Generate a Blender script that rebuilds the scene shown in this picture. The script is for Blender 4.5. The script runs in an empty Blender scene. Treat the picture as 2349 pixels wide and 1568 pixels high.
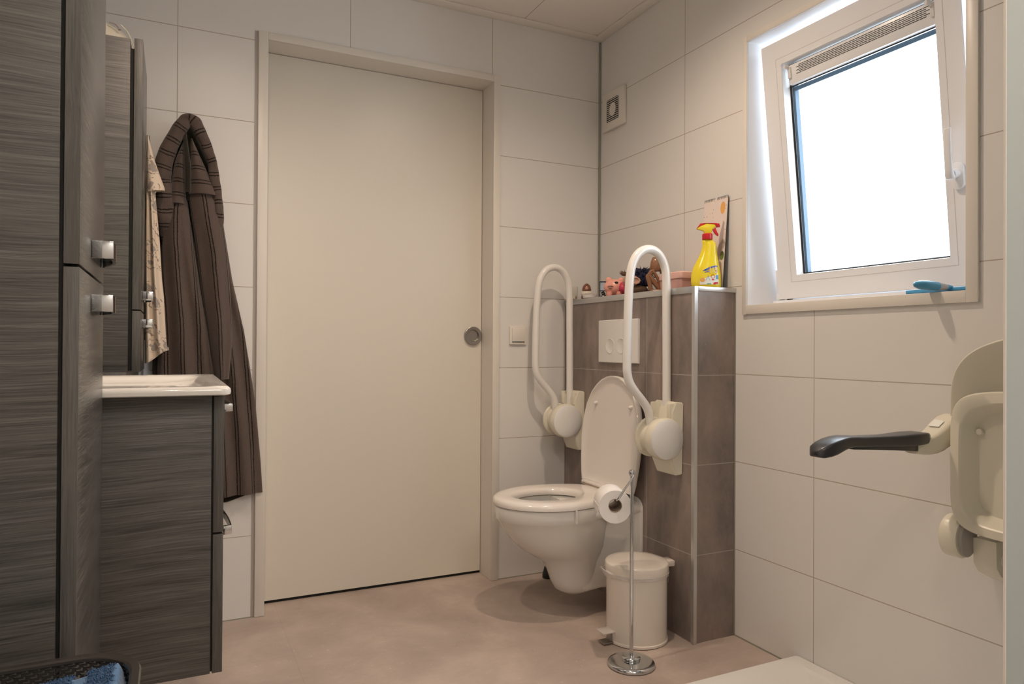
import bpy, bmesh, math, random
from mathutils import Vector, Matrix, noise
random.seed(7)
PI = math.pi
scene = bpy.context.scene
COL = scene.collection

# ------------------------------------------------------------------ camera, world, light, exposure
CAM = Vector((-1.7369, -2.6973, 0.985))
yaw, pitch, roll = 0.4485, 0.0065, 0.0055
fw = Vector((math.sin(yaw)*math.cos(pitch), math.cos(yaw)*math.cos(pitch), math.sin(pitch)))
rt = Vector((math.cos(yaw), -math.sin(yaw), 0)); up = rt.cross(fw)
r2 = math.cos(roll)*rt + math.sin(roll)*up; u2 = -math.sin(roll)*rt + math.cos(roll)*up
cd = bpy.data.cameras.new('camera'); cam = bpy.data.objects.new('camera', cd); COL.objects.link(cam)
cd.sensor_width = 36; cd.lens = 1605.05*36/2349; cd.clip_start = 0.02
m = Matrix((r2, u2, -fw)).transposed().to_4x4(); m.translation = CAM
cam.matrix_world = m; scene.camera = cam

w = bpy.data.worlds.new('world'); scene.world = w; w.use_nodes = True
w.node_tree.nodes['Background'].inputs[0].default_value = (0.84, 0.92, 1.0, 1)
w.node_tree.nodes['Background'].inputs[1].default_value = 8.0
vs = scene.view_settings
vs.view_transform = 'Standard'; vs.look = 'None'; vs.gamma = 1; vs.use_curve_mapping = False
vs.exposure = -0.10
CEIL = 2.378
SPOTS = [(-0.66, -1.06, 48), (-1.58, -0.98, 40), (-0.64, -2.75, 20), (-1.58, -2.75, 20)]
for i, (x, y, p) in enumerate(SPOTS):
    l = bpy.data.lights.new('downlight_lamp', 'SPOT'); l.energy = p; l.color = (1.0, 0.785, 0.61)
    l.spot_size = math.radians(157); l.spot_blend = 1.0; l.shadow_soft_size = 0.022
    o = bpy.data.objects.new('downlight_lamp', l); COL.objects.link(o); o.location = (x, y, CEIL-0.012)
rl = bpy.data.lights.new('fill_lamp', 'AREA'); rl.shape = 'RECTANGLE'; rl.size = 0.58; rl.size_y = 0.58; rl.energy = 12; rl.color = (1.0, 0.95, 0.90)  # added fill light behind the camera, brightens the room
ro = bpy.data.objects.new('fill_lamp', rl); COL.objects.link(ro); ro.location = (-1.10, -3.15, CEIL-0.022)
pl = bpy.data.lights.new('window_portal', 'AREA'); pl.shape = 'RECTANGLE'; pl.size = 0.72; pl.size_y = 0.88
pl.cycles.is_portal = True
po = bpy.data.objects.new('window_portal', pl); COL.objects.link(po)
po.location = (0.30, -1.281, 1.572); po.rotation_euler = (0, PI/2, 0)

# ------------------------------------------------------------------ materials
def new_mat(name):
    m = bpy.data.materials.new(name); m.use_nodes = True
    return m, m.node_tree, m.node_tree.nodes['Principled BSDF']
def plain(name, col, rough=0.5, metal=0.0, spec=0.5, **kw):
    m, t, b = new_mat(name)
    b.inputs['Base Color'].default_value = (*col, 1); b.inputs['Roughness'].default_value = rough
    b.inputs['Metallic'].default_value = metal; b.inputs['Specular IOR Level'].default_value = spec
    for k, v in kw.items(): b.inputs[k.replace('_', ' ')].default_value = v
    # a faint, fine unevenness so that no surface is perfectly uniform
    n = t.nodes.new('ShaderNodeTexNoise'); n.inputs['Scale'].default_value = 9; n.inputs['Detail'].default_value = 3
    tc = t.nodes.new('ShaderNodeTexCoord'); t.links.new(tc.outputs['Object'], n.inputs['Vector'])
    mr = t.nodes.new('ShaderNodeMapRange'); mr.inputs[3].default_value = max(0, rough-0.03); mr.inputs[4].default_value = min(1, rough+0.03)
    t.links.new(n.outputs[0], mr.inputs[0]); t.links.new(mr.outputs[0], b.inputs['Roughness'])
    return m
def N(t, kind, **kw):
    n = t.nodes.new(kind)
    for k, v in kw.items(): setattr(n, k, v)
    return n
def mth(t, op, a, b=None, c=None):
    n = t.nodes.new('ShaderNodeMath'); n.operation = op
    for i, v in enumerate((a, b, c)):
        if v is None: continue
        if isinstance(v, (int, float)): n.inputs[i].default_value = v
        else: t.links.new(v, n.inputs[i])
    return n.outputs[0]
def near_line(t, coord, off, pitch, half):
    # 1 within `half` of off + k*pitch
    a = mth(t, 'SUBTRACT', coord, off); a = mth(t, 'DIVIDE', a, pitch); a = mth(t, 'ADD', a, 0.5)
    a = mth(t, 'FRACT', mth(t, 'ADD', a, 100)); a = mth(t, 'SUBTRACT', a, 0.5); a = mth(t, 'ABSOLUTE', a)
    return mth(t, 'LESS_THAN', a, half/pitch)
def mix(t, fac, a, b):
    n = t.nodes.new('ShaderNodeMix'); n.data_type = 'RGBA'
    for s, v in ((0, fac), (6, a), (7, b)):
        if isinstance(v, (int, float)): n.inputs[s].default_value = v
        elif isinstance(v, tuple): n.inputs[s].default_value = (*v, 1)
        else: t.links.new(v, n.inputs[s])
    return n.outputs[2]
def ramp(t, fac, stops):
    n = t.nodes.new('ShaderNodeValToRGB'); t.links.new(fac, n.inputs[0])
    e = n.color_ramp.elements
    while len(e) < len(stops): e.new(0.5)
    for i, (p, c) in enumerate(stops): e[i].position = p; e[i].color = (*c, 1)
    return n.outputs[0]
def bump(t, b, h, strength, dist):
    n = t.nodes.new('ShaderNodeBump'); n.inputs['Strength'].default_value = strength; n.inputs['Distance'].default_value = dist
    t.links.new(h, n.inputs['Height']); t.links.new(n.outputs[0], b.inputs['Normal'])
def obj_xyz(t):
    tc = t.nodes.new('ShaderNodeTexCoord'); s = t.nodes.new('ShaderNodeSeparateXYZ')
    t.links.new(tc.outputs['Object'], s.inputs[0]); return tc.outputs['Object'], s.outputs
def noise_n(t, vec, scale, detail=3, stretch=None, rough=0.5, dist=0.0):
    if stretch:
        mp = t.nodes.new('ShaderNodeMapping'); mp.inputs['Scale'].default_value = stretch
        t.links.new(vec, mp.inputs[0]); vec = mp.outputs[0]
    n = t.nodes.new('ShaderNodeTexNoise'); n.inputs['Scale'].default_value = scale; n.inputs['Detail'].default_value = detail
    n.inputs['Roughness'].default_value = rough; n.inputs['Distortion'].default_value = dist
    t.links.new(vec, n.inputs['Vector']); return n.outputs[0]

def tile_mat(name, axis, voff, vpitch=0.6, joint=(0.45, 0.39, 0.33)):
    m, t, b = new_mat(name); vec, s = obj_xyz(t)
    hz = near_line(t, s[2], 1.195, 0.3, 0.0014)
    vt = near_line(t, s[axis], voff, vpitch, 0.0014)
    j = mth(t, 'MAXIMUM', hz, vt)
    nz = noise_n(t, vec, 2.5, 3)
    base = mix(t, nz, (0.74, 0.725, 0.70), (0.78, 0.765, 0.74))
    t.links.new(mix(t, j, base, joint), b.inputs['Base Color'])
    t.links.new(mth(t, 'ADD', mth(t, 'MULTIPLY', j, 0.4), 0.38), b.inputs['Roughness'])
    bump(t, b, mth(t, 'SUBTRACT', 1.0, j), 0.3, 0.001)
    return m
M = {}
M['tile_n'] = tile_mat('wall_tile_north', 0, -1.7375)
M['tile_e'] = tile_mat('wall_tile_east', 1, -1.1904)

# grey-brown stone tile of the cistern boxing
def stone(name, axis, voff):
    m, t, b = new_mat(name); vec, s = obj_xyz(t)
    hz = near_line(t, s[2], 0.892, 0.3, 0.0014)
    j = hz if axis is None else mth(t, 'MAXIMUM', hz, near_line(t, s[axis], voff, 0.6, 0.0014))
    n1 = noise_n(t, vec, 6, 8, (1, 1.6, 0.6), 0.68); n2 = noise_n(t, vec, 110, 4, None, 0.75)
    c = ramp(t, n1, [(0.34, (0.18, 0.152, 0.140)), (0.5, (0.27, 0.220, 0.198)), (0.68, (0.38, 0.298, 0.262))])
    c = mix(t, mth(t, 'MULTIPLY', mth(t, 'GREATER_THAN', n2, 0.66), 0.45), c, (0.50, 0.45, 0.42))
    c = mix(t, mth(t, 'MULTIPLY', n2, 0.3), c, (0.14, 0.11, 0.10))
    t.links.new(mix(t, j, c, (0.42, 0.38, 0.35)), b.inputs['Base Color'])
    b.inputs['Roughness'].default_value = 0.36
    bump(t, b, mth(t, 'SUBTRACT', n2, mth(t, 'MULTIPLY', j, 2)), 0.15, 0.001)
    return m
M['stone_w'] = stone('grey_stone_tile_front', 1, -0.599)
M['stone_s'] = stone('grey_stone_tile_side', None, 0)

# floor vinyl
m, t, b = new_mat('floor_vinyl'); vec, s = obj_xyz(t)
n1 = noise_n(t, vec, 3.2, 6, None, 0.6, 0.4); n2 = noise_n(t, vec, 26, 5, (1, 2, 1), 0.65)
c = ramp(t, n1, [(0.34, (0.40, 0.325, 0.28)), (0.5, (0.49, 0.405, 0.352)), (0.66, (0.60, 0.50, 0.435))])
c = mix(t, mth(t, 'MULTIPLY', n2, 0.35), c, (0.33, 0.26, 0.225))
c = mix(t, mth(t, 'MULTIPLY', mth(t, 'GREATER_THAN', noise_n(t, vec, 90, 2), 0.70), 0.4), c, (0.75, 0.64, 0.55))
seam = mth(t, 'MAXIMUM', near_line(t, s[0], -1.39, 0.914, 0.0006), near_line(t, s[1], -1.3, 0.457, 0.0004))
c = mix(t, mth(t, 'MULTIPLY', seam, 0.35), c, (0.25, 0.18, 0.15))
t.links.new(c, b.inputs['Base Color']); b.inputs['Roughness'].default_value = 0.5; bump(t, b, n2, 0.06, 0.001)
M['floor'] = m

# dark ash veneer, grain along the horizontal (or vertical on edge bands)
def wood(name, stretch, c0, c1, c2, rough=0.42, bs=0.35):
    m, t, b = new_mat(name); vec, s = obj_xyz(t)
    n0 = noise_n(t, vec, 2.2, 2, None, 0.5)
    ad = t.nodes.new('ShaderNodeVectorMath'); ad.operation = 'MULTIPLY_ADD'
    cb = t.nodes.new('ShaderNodeCombineXYZ')
    k = mth(t, 'MULTIPLY', n0, 0.04)
    if stretch[2] > stretch[0]: t.links.new(k, cb.inputs[2])
    else: t.links.new(k, cb.inputs[0]); t.links.new(k, cb.inputs[1])
    t.links.new(vec, ad.inputs[0]); ad.inputs[1].default_value = (1, 1, 1); t.links.new(cb.outputs[0], ad.inputs[2])
    v = ad.outputs[0]
    g = noise_n(t, v, 1.0, 5, stretch, 0.62, 0.25)
    g2 = noise_n(t, v, 1.0, 2, tuple(x*0.22 for x in stretch), 0.5, 0.3)
    g3 = noise_n(t, v, 1.0, 3, tuple(x*2.6 for x in stretch), 0.6)
    f = mth(t, 'ADD', mth(t, 'MULTIPLY', g, 0.52), mth(t, 'MULTIPLY', g2, 0.20)); f = mth(t, 'ADD', f, mth(t, 'MULTIPLY', g3, 0.28))
    t.links.new(ramp(t, f, [(0.39, c0), (0.5, c1), (0.62, c2)]), b.inputs['Base Color'])
    b.inputs['Roughness'].default_value = rough; bump(t, b, f, bs, 0.003)
    return m
WC = ((0.038, 0.037, 0.034), (0.086, 0.083, 0.077), (0.140, 0.134, 0.124))
M['wood'] = wood('dark_ash_horizontal', (6, 6, 330), *WC)
M['wood_front'] = wood('dark_ash_front', (6, 9, 300), *WC, rough=0.26, bs=0.35)
M['edge'] = wood('dark_ash_edge', (420, 420, 9), (0.066, 0.064, 0.058), (0.094, 0.091, 0.084), (0.128, 0.123, 0.113))
M['gap'] = plain('dark_gap', (0.01, 0.01, 0.009), 0.8)
M['frame_paint'] = plain('cream_frame_paint', (0.76, 0.72, 0.66), 0.35)
M['door_paint'] = plain('cream_door_paint', (0.74, 0.70, 0.62), 0.32)
M['ceil'] = plain('ceiling_panel', (0.84, 0.80, 0.75), 0.55)
M['white'] = plain('white_plastic', (0.80, 0.79, 0.77), 0.35)
M['cream'] = plain('cream_plastic', (0.76, 0.72, 0.60), 0.32)
M['tube'] = plain('white_powdercoat', (0.82, 0.80, 0.77), 0.2, spec=0.6)
M['upvc'] = plain('white_upvc', (0.84, 0.85, 0.87), 0.3)
for l_ in list(M['upvc'].node_tree.nodes['Principled BSDF'].inputs['Roughness'].links): M['upvc'].node_tree.links.remove(l_)
M['ceramic'] = plain('glazed_ceramic', (0.80, 0.78, 0.74), 0.08, spec=0.6)
M['seat'] = plain('toilet_seat_plastic', (0.82, 0.775, 0.73), 0.14, spec=0.55)
M['water'] = plain('still_water', (0.55, 0.60, 0.55), 0.03)
M['chrome'] = plain('chrome', (0.62, 0.64, 0.66), 0.07, 1.0)
M['steel'] = plain('brushed_steel', (0.40, 0.38, 0.36), 0.32, 1.0)
M['alu'] = plain('aluminium_profile', (0.62, 0.62, 0.62), 0.33, 0.9)
M['grey_profile'] = plain('grey_corner_profile', (0.30, 0.30, 0.25), 0.5)
M['black'] = plain('black_rubber', (0.012, 0.012, 0.012), 0.5)
M['dark_grip'] = plain('dark_soft_grip', (0.026, 0.028, 0.034), 0.3, spec=0.7)
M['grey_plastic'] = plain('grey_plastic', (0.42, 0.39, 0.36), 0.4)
M['screen'] = plain('shower_screen_paint', (0.36, 0.41, 0.41), 0.35)
M['bead'] = plain('bead_shadow_grey', (0.60, 0.58, 0.57), 0.6)
M['gasket'] = plain('blue_grey_gasket', (0.13, 0.20, 0.28), 0.3)
M['paper'] = plain('tissue_paper', (0.86, 0.84, 0.82), 0.95, spec=0.1)
M['card'] = plain('cardboard_core', (0.42, 0.34, 0.27), 0.9)
M['bin'] = plain('bin_enamel', (0.78, 0.72, 0.65), 0.16, spec=0.55)
M['bag'] = plain('clear_bin_bag', (0.85, 0.82, 0.80), 0.15, Alpha=0.6)
M['yellow'] = plain('yellow_bottle', (0.86, 0.70, 0.03), 0.2, spec=0.6)
M['red'] = plain('red_trigger', (0.62, 0.02, 0.03), 0.25)
M['label_w'] = plain('label_white', (0.85, 0.87, 0.80), 0.4)
M['blue'] = plain('label_blue', (0.03, 0.10, 0.50), 0.4)
M['lblue'] = plain('label_light_blue', (0.10, 0.35, 0.75), 0.4)
M['green'] = plain('label_green', (0.05, 0.40, 0.25), 0.4)
M['pig'] = plain('pink_ceramic', (0.85, 0.40, 0.32), 0.25)
M['snout'] = plain('raspberry_ceramic', (0.60, 0.06, 0.11), 0.3)
M['pinkbox'] = plain('pink_box_plastic', (0.62, 0.36, 0.33), 0.3)
M['pinklid'] = plain('pink_lid_plastic', (0.80, 0.50, 0.45), 0.25)
M['bronze'] = plain('polished_brown_wood', (0.26, 0.125, 0.065), 0.25, spec=0.6)
M['copper'] = plain('copper_lustre', (0.25, 0.11, 0.075), 0.22, 0.45)
M['ivory'] = plain('ivory_glaze', (0.76, 0.70, 0.58), 0.25)
M['furblue'] = plain('navy_fur', (0.012, 0.014, 0.045), 0.9)
M['furbrown'] = plain('brown_plush', (0.12, 0.07, 0.045), 0.9)
M['skin'] = plain('pinkish_felt', (0.50, 0.30, 0.22), 0.8)
M['turq'] = plain('blue_squeegee', (0.07, 0.32, 0.55), 0.3)
m, t, b = new_mat('calendar_paper'); vec, s = obj_xyz(t)
vo = N(t, 'ShaderNodeTexVoronoi'); vo.inputs['Scale'].default_value = 70; t.links.new(vec, vo.inputs['Vector'])
t.links.new(mix(t, mth(t, 'MULTIPLY', mth(t, 'LESS_THAN', vo.outputs['Distance'], 0.13), mth(t, 'GREATER_THAN', s[2], 1.36)), (0.80, 0.70, 0.65), (0.30, 0.18, 0.15)), b.inputs['Base Color'])
b.inputs['Roughness'].default_value = 0.6; M['cal'] = m
M['orange'] = plain('orange_print', (0.80, 0.42, 0.12), 0.6)
M['leaf'] = plain('green_print', (0.16, 0.22, 0.05), 0.6)
M['greyprint'] = plain('grey_print', (0.45, 0.38, 0.38), 0.6)
M['basket'] = plain('dark_brown_plastic', (0.034, 0.030, 0.026), 0.25, spec=0.6)
M['pale_blue'] = plain('pale_blue_cloth', (0.50, 0.56, 0.64), 0.9)
# glass: mostly clear, a little mirror
def glass(name, tint, refl):
    m = bpy.data.materials.new(name); m.use_nodes = True; t = m.node_tree; t.nodes.clear()
    out = t.nodes.new('ShaderNodeOutputMaterial'); tr = t.nodes.new('ShaderNodeBsdfTransparent'); gl = t.nodes.new('ShaderNodeBsdfGlossy')
    tr.inputs[0].default_value = (*tint, 1); gl.inputs['Roughness'].default_value = 0.02
    fr = t.nodes.new('ShaderNodeLayerWeight'); fr.inputs[0].default_value = refl
    mx = t.nodes.new('ShaderNodeMixShader'); t.links.new(fr.outputs['Fresnel'], mx.inputs[0])
    t.links.new(tr.outputs[0], mx.inputs[1]); t.links.new(gl.outputs[0], mx.inputs[2]); t.links.new(mx.outputs[0], out.inputs[0])
    return m
M['glass'] = glass('window_glass', (0.97, 0.98, 0.98), 0.12)
M['tumbler'] = glass('tumbler_glass', (0.99, 0.99, 0.97), 0.05)
# terry cloths
def terry(name, c0, c1, scale=260, bs=0.7, bd=0.002):
    m, t, b = new_mat(name); vec, s = obj_xyz(t)
    n = noise_n(t, vec, scale, 3, None, 0.7); n2 = noise_n(t, vec, 14, 3)
    t.links.new(mix(t, mth(t, 'ADD', mth(t, 'MULTIPLY', n, 0.7), mth(t, 'MULTIPLY', n2, 0.3)), c0, c1), b.inputs['Base Color'])
    b.inputs['Roughness'].default_value = 0.95; b.inputs['Specular IOR Level'].default_value = 0.1
    b.inputs['Sheen Weight'].default_value = 0.25
    bump(t, b, n, bs, bd); return m
M['towel'] = terry('blue_terry', (0.012, 0.035, 0.085), (0.09, 0.19, 0.36), 160)
M['towel_band'] = terry('blue_terry_band', (0.04, 0.10, 0.20), (0.13, 0.24, 0.40), 300, 0.3)
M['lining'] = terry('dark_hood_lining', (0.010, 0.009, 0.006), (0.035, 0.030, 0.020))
def robe_mat(name, ch, pitch):
    # pairs of thin black stripes woven in brown-grey terry; ch = UV channel the stripes repeat along
    m, t, b = new_mat(name); uv = t.nodes.new('ShaderNodeUVMap'); s = t.nodes.new('ShaderNodeSeparateXYZ')
    t.links.new(uv.outputs[0], s.inputs[0]); vec, _ = obj_xyz(t)
    wob = mth(t, 'ADD', mth(t, 'MULTIPLY', mth(t, 'SUBTRACT', noise_n(t, vec, 9, 2), 0.5), 0.008), mth(t, 'MULTIPLY', mth(t, 'SUBTRACT', noise_n(t, vec, 400, 2), 0.5), 0.004))
    c = mth(t, 'ADD', s.outputs[ch], wob)
    l = mth(t, 'MAXIMUM', near_line(t, c, 0.0, pitch, 0.0019), near_line(t, c, 0.0105, pitch, 0.0019))
    n = noise_n(t, vec, 260, 3, None, 0.7); n2 = noise_n(t, vec, 8, 3)
    base = mix(t, n, (0.078, 0.058, 0.050), (0.150, 0.113, 0.098)); base = mix(t, mth(t, 'MULTIPLY', n2, 0.5), base, (0.075, 0.055, 0.042))
    t.links.new(mix(t, mth(t, 'MULTIPLY', l, 0.88), base, (0.006, 0.005, 0.005)), b.inputs['Base Color'])
    b.inputs['Roughness'].default_value = 0.95; b.inputs['Specular IOR Level'].default_value = 0.1; b.inputs['Sheen Weight'].default_value = 0.2
    bump(t, b, n, 0.6, 0.002); return m
M['robe_v'] = robe_mat('robe_stripes_lengthwise', 0, 0.060)
M['robe_h'] = robe_mat('robe_stripes_crosswise', 1, 0.048)
# cream jersey with scattered grey marks
m, t, b = new_mat('printed_cream_jersey'); vec, s = obj_xyz(t)
mp = N(t, 'ShaderNodeMapping'); mp.inputs['Scale'].default_value = (1, 0.25, 0.8); t.links.new(vec, mp.inputs[0])
vo = N(t, 'ShaderNodeTexVoronoi'); vo.inputs['Scale'].default_value = 19; vo.inputs['Randomness'].default_value = 0.6
wv = noise_n(t, vec, 34, 3, None, 0.6)
wa = t.nodes.new('ShaderNodeVectorMath'); wa.operation = 'MULTIPLY_ADD'; cbx = t.nodes.new('ShaderNodeCombineXYZ')
for i in range(3): t.links.new(wv, cbx.inputs[i])
wa.inputs[1].default_value = (0.05, 0.0, -0.05); t.links.new(cbx.outputs[0], wa.inputs[0]); t.links.new(mp.outputs[0], wa.inputs[2]); t.links.new(wa.outputs[0], vo.inputs['Vector'])
d = vo.outputs['Distance']
blob = mth(t, 'LESS_THAN', d, 0.23); ringd = mth(t, 'MULTIPLY', mth(t, 'GREATER_THAN', d, 0.36), mth(t, 'LESS_THAN', d, 0.42))
cut = mth(t, 'GREATER_THAN', noise_n(t, vec, 55, 2), 0.5)
c = mix(t, mth(t, 'MULTIPLY', blob, 0.75), (0.72, 0.61, 0.49), (0.27, 0.24, 0.23))
c = mix(t, mth(t, 'MULTIPLY', mth(t, 'MULTIPLY', ringd, cut), 0.7), c, (0.14, 0.11, 0.10))
t.links.new(c, b.inputs['Base Color']); b.inputs['Roughness'].default_value = 0.9; b.inputs['Specular IOR Level'].default_value = 0.15
M['shirt'] = m

# ------------------------------------------------------------------ mesh helpers
def obj(name, bm, mat, parent=None, ang=35, mats=None, loc=None):
    bmesh.ops.remove_doubles(bm, verts=bm.verts, dist=1e-6)
    bmesh.ops.recalc_face_normals(bm, faces=bm.faces)
    for f in bm.faces: f.smooth = True
    ca = math.radians(ang)
    for e in bm.edges:
        if len(e.link_faces) != 2 or e.calc_face_angle(0) > ca: e.smooth = False
    me = bpy.data.meshes.new(name); bm.to_mesh(me); bm.free()
    for mm in (mats or [mat]): me.materials.append(mm)
    o = bpy.data.objects.new(name, me); COL.objects.link(o)
    if parent is not None: o.parent = parent
    if loc: o.location = loc
    return o
def tag(o, label, cat, group=None):
    o['label'] = label; o['category'] = cat
    if group: o['group'] = group
    return o
def thing(name, label, cat, loc=(0, 0, 0), rotz=0, group=None):
    o = bpy.data.objects.new(name, None); COL.objects.link(o); o.empty_display_size = 0.05
    o.location = loc; o.rotation_euler = (0, 0, rotz); return tag(o, label, cat, group)
def struct(name, bm, mat, parent=None, **k):
    o = obj(name, bm, mat, parent, **k)
    if parent is None: o['kind'] = 'structure'
    return o
def NB(): return bmesh.new()
def box(bm, x0, x1, y0, y1, z0, z1, bev=0, seg=2, mi=0):
    t = bmesh.new(); bmesh.ops.create_cube(t, size=1)
    for v in t.verts: v.co = Vector(((x0+x1)/2+v.co.x*(x1-x0), (y0+y1)/2+v.co.y*(y1-y0), (z0+z1)/2+v.co.z*(z1-z0)))
    if bev: bmesh.ops.bevel(t, geom=t.edges[:], offset=bev, segments=seg, affect='EDGES', profile=0.5)
    merge(bm, t, mi); return bm
def merge(bm, t, mi=0, mat=None):
    if mat is not None: t.transform(mat)
    uvs = t.loops.layers.uv.active; uvd = bm.loops.layers.uv.active
    vm = [bm.verts.new(v.co) for v in t.verts]; t.verts.index_update()
    for f in t.faces:
        try:
            nf = bm.faces.new([vm[v.index] for v in f.verts]); nf.material_index = mi or f.material_index
            if uvs and uvd:
                for a, b in zip(f.loops, nf.loops): b[uvd].uv = a[uvs].uv
        except ValueError: pass
    t.free()
def B(*a, **k): return box(bmesh.new(), *a, **k)
def loft(bm, rings, cap0=True, cap1=True, closed=True, mi=0):
    vs = [[bm.verts.new(p) for p in r] for r in rings]; n = len(rings[0])
    for a, b in zip(vs[:-1], vs[1:]):
        for i in range(n if closed else n-1):
            j = (i+1) % n
            f = bm.faces.new((a[i], a[j], b[j], b[i])); f.material_index = mi
    if cap0 and closed: f = bm.faces.new(vs[0][::-1]); f.material_index = mi
    if cap1 and closed: f = bm.faces.new(vs[-1]); f.material_index = mi
    return vs
def tube(bm, pts, r, seg=14, cap=True, flat=1.0, mi=0):
    pts = [Vector(p) for p in pts]; rings = []; n = len(pts)
    rs = r if isinstance(r, (list, tuple)) else [r]*n
    prev = None
    for i, p in enumerate(pts):
        tg = (pts[min(i+1, n-1)]-pts[max(i-1, 0)]).normalized()
        if prev is None:
            a = Vector((0, 0, 1)) if abs(tg.z) < 0.9 else Vector((1, 0, 0))
            prev = (a-tg*a.dot(tg)).normalized()
        else: prev = (prev-tg*prev.dot(tg)).normalized()
        b = tg.cross(prev)
        rings.append([p+rs[i]*(math.cos(2*PI*k/seg)*prev+flat*math.sin(2*PI*k/seg)*b) for k in range(seg)])
    loft(bm, rings, cap, cap, mi=mi); return bm
def smooth_path(pts, n=8):
    pts = [Vector(p) for p in pts]; out = []
    P = [pts[0]*2-pts[1]]+pts+[pts[-1]*2-pts[-2]]
    for i in range(1, len(P)-2):
        for k in range(n):
            t = k/n; a, b, c, d = P[i-1:i+3]
            out.append(0.5*((2*b)+(c-a)*t+(2*a-5*b+4*c-d)*t*t+(3*b-a-3*c+d)*t**3))
    out.append(pts[-1]); return out
def lathe(bm, prof, cx=0, cy=0, cz=0, seg=32, mat=None, cap0=True, cap1=True, mi=0, sx=1, sy=1):
    t = bmesh.new()
    rings = [[Vector((cx+sx*max(r, 1e-4)*math.cos(2*PI*k/seg), cy+sy*max(r, 1e-4)*math.sin(2*PI*k/seg), cz+z)) for k in range(seg)] for r, z in prof]
    loft(t, rings, cap0, cap1); merge(bm, t, mi, mat); return bm
def prism(bm, pts, d0, d1, bev=0, mat=None, mi=0, seg=2):
    # outline in local XY extruded from z=d0 to z=d1
    t = bmesh.new(); a = [t.verts.new((x, y, d0)) for x, y in pts]; f = t.faces.new(a)
    r = bmesh.ops.extrude_face_region(t, geom=[f]); vs = [v for v in r['geom'] if isinstance(v, bmesh.types.BMVert)]
    for v in vs: v.co.z = d1
    if bev:
        es = [e for e in t.edges if abs(e.verts[0].co.z-e.verts[1].co.z) < 1e-7]
        bmesh.ops.bevel(t, geom=es, offset=bev, segments=seg, affect='EDGES', profile=0.5)
    merge(bm, t, mi, mat); return bm
def rrect(hw, hh, r, n=6, cx=0, cy=0):
    out = []
    for k, (sx, sy) in enumerate(((1, 1), (-1, 1), (-1, -1), (1, -1))):
        for i in range(n+1):
            a = k*PI/2+i*PI/2/n
            out.append((cx+sx*(hw-r)+r*math.cos(a), cy+sy*(hh-r)+r*math.sin(a)))
    return out
def ell(hw, hh, n=32, cx=0, cy=0): return [(cx+hw*math.cos(2*PI*i/n), cy+hh*math.sin(2*PI*i/n)) for i in range(n)]
# local frames:  MX maps local (x,y,z) -> wall facing -X : x->Y(-), y->Z, z-> -X ; MY: wall facing -Y
def MXm(x, y, z): return Matrix(((0, 0, -1, x), (-1, 0, 0, y), (0, 1, 0, z), (0, 0, 0, 1)))
def MYm(x, y, z): return Matrix(((1, 0, 0, x), (0, 0, -1, y), (0, 1, 0, z), (0, 0, 0, 1)))
def lerp_tab(tab, z):
    tab = sorted(tab)
    if z <= tab[0][0]: return tab[0][1]
    for (a, b), (c, d) in zip(tab[:-1], tab[1:]):
        if z <= c:
            k = (z-a)/(c-a); return b+(d-b)*k
    return tab[-1][1]
def text_mesh(txt, size, ext=0.0003):
    cu = bpy.data.curves.new('t', 'FONT'); cu.body = txt; cu.size = size; cu.extrude = ext
    cu.align_x = 'CENTER'; cu.align_y = 'CENTER'
    o = bpy.data.objects.new('t', cu); COL.objects.link(o)
    dg = bpy.context.evaluated_depsgraph_get(); me = bpy.data.meshes.new_from_object(o.evaluated_get(dg))
    bm = bmesh.new(); bm.from_mesh(me); bpy.data.objects.remove(o); bpy.data.curves.remove(cu); bpy.data.meshes.remove(me)
    return bm

# ------------------------------------------------------------------ room shell
WX, BY = -2.21, -3.7                     # left wall, back wall
HT = 2.45
struct('floor', B(WX-0.1, 0.3, BY-0.1, 0.3, -0.1, 0), M['floor'])
struct('ceiling', B(WX-0.1, 0.3, BY-0.1, 0.3, CEIL, CEIL+0.1), M['ceil'])
bm = NB()
box(bm, WX-0.1, -1.462, 0, 0.2, 0, CEIL); box(bm, -0.513, 0.3, 0, 0.2, 0, CEIL); box(bm, -1.462, -0.513, 0, 0.2, 2.118, CEIL)
struct('wall_north', bm, M['tile_n'])
OY0, OY1, OZ0, OZ1 = -1.644, -0.918, 1.128, 2.016
bm = NB()
box(bm, 0, 0.3, OY1+0.012, 0, 0, CEIL); box(bm, 0, 0.3, BY, OY0-0.012, 0, CEIL)
box(bm, 0, 0.3, OY0-0.012, OY1+0.012, 0, OZ0-0.012); box(bm, 0, 0.3, OY0-0.012, OY1+0.012, OZ1+0.012, CEIL)
struct('wall_east', bm, M['tile_e'])
struct('wall_light_stop', B(-1.6, -0.4, 0.2005, 0.28, 0, CEIL), M['door_paint'])  # added backing, blocks sky light leaking in beside the door leaf
struct('wall_west', B(WX-0.1, WX, BY, 0, 0, CEIL), M['tile_e'])
struct('wall_south', B(WX, 0, BY-0.1, BY, 0, CEIL), M['tile_n'])
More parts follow.
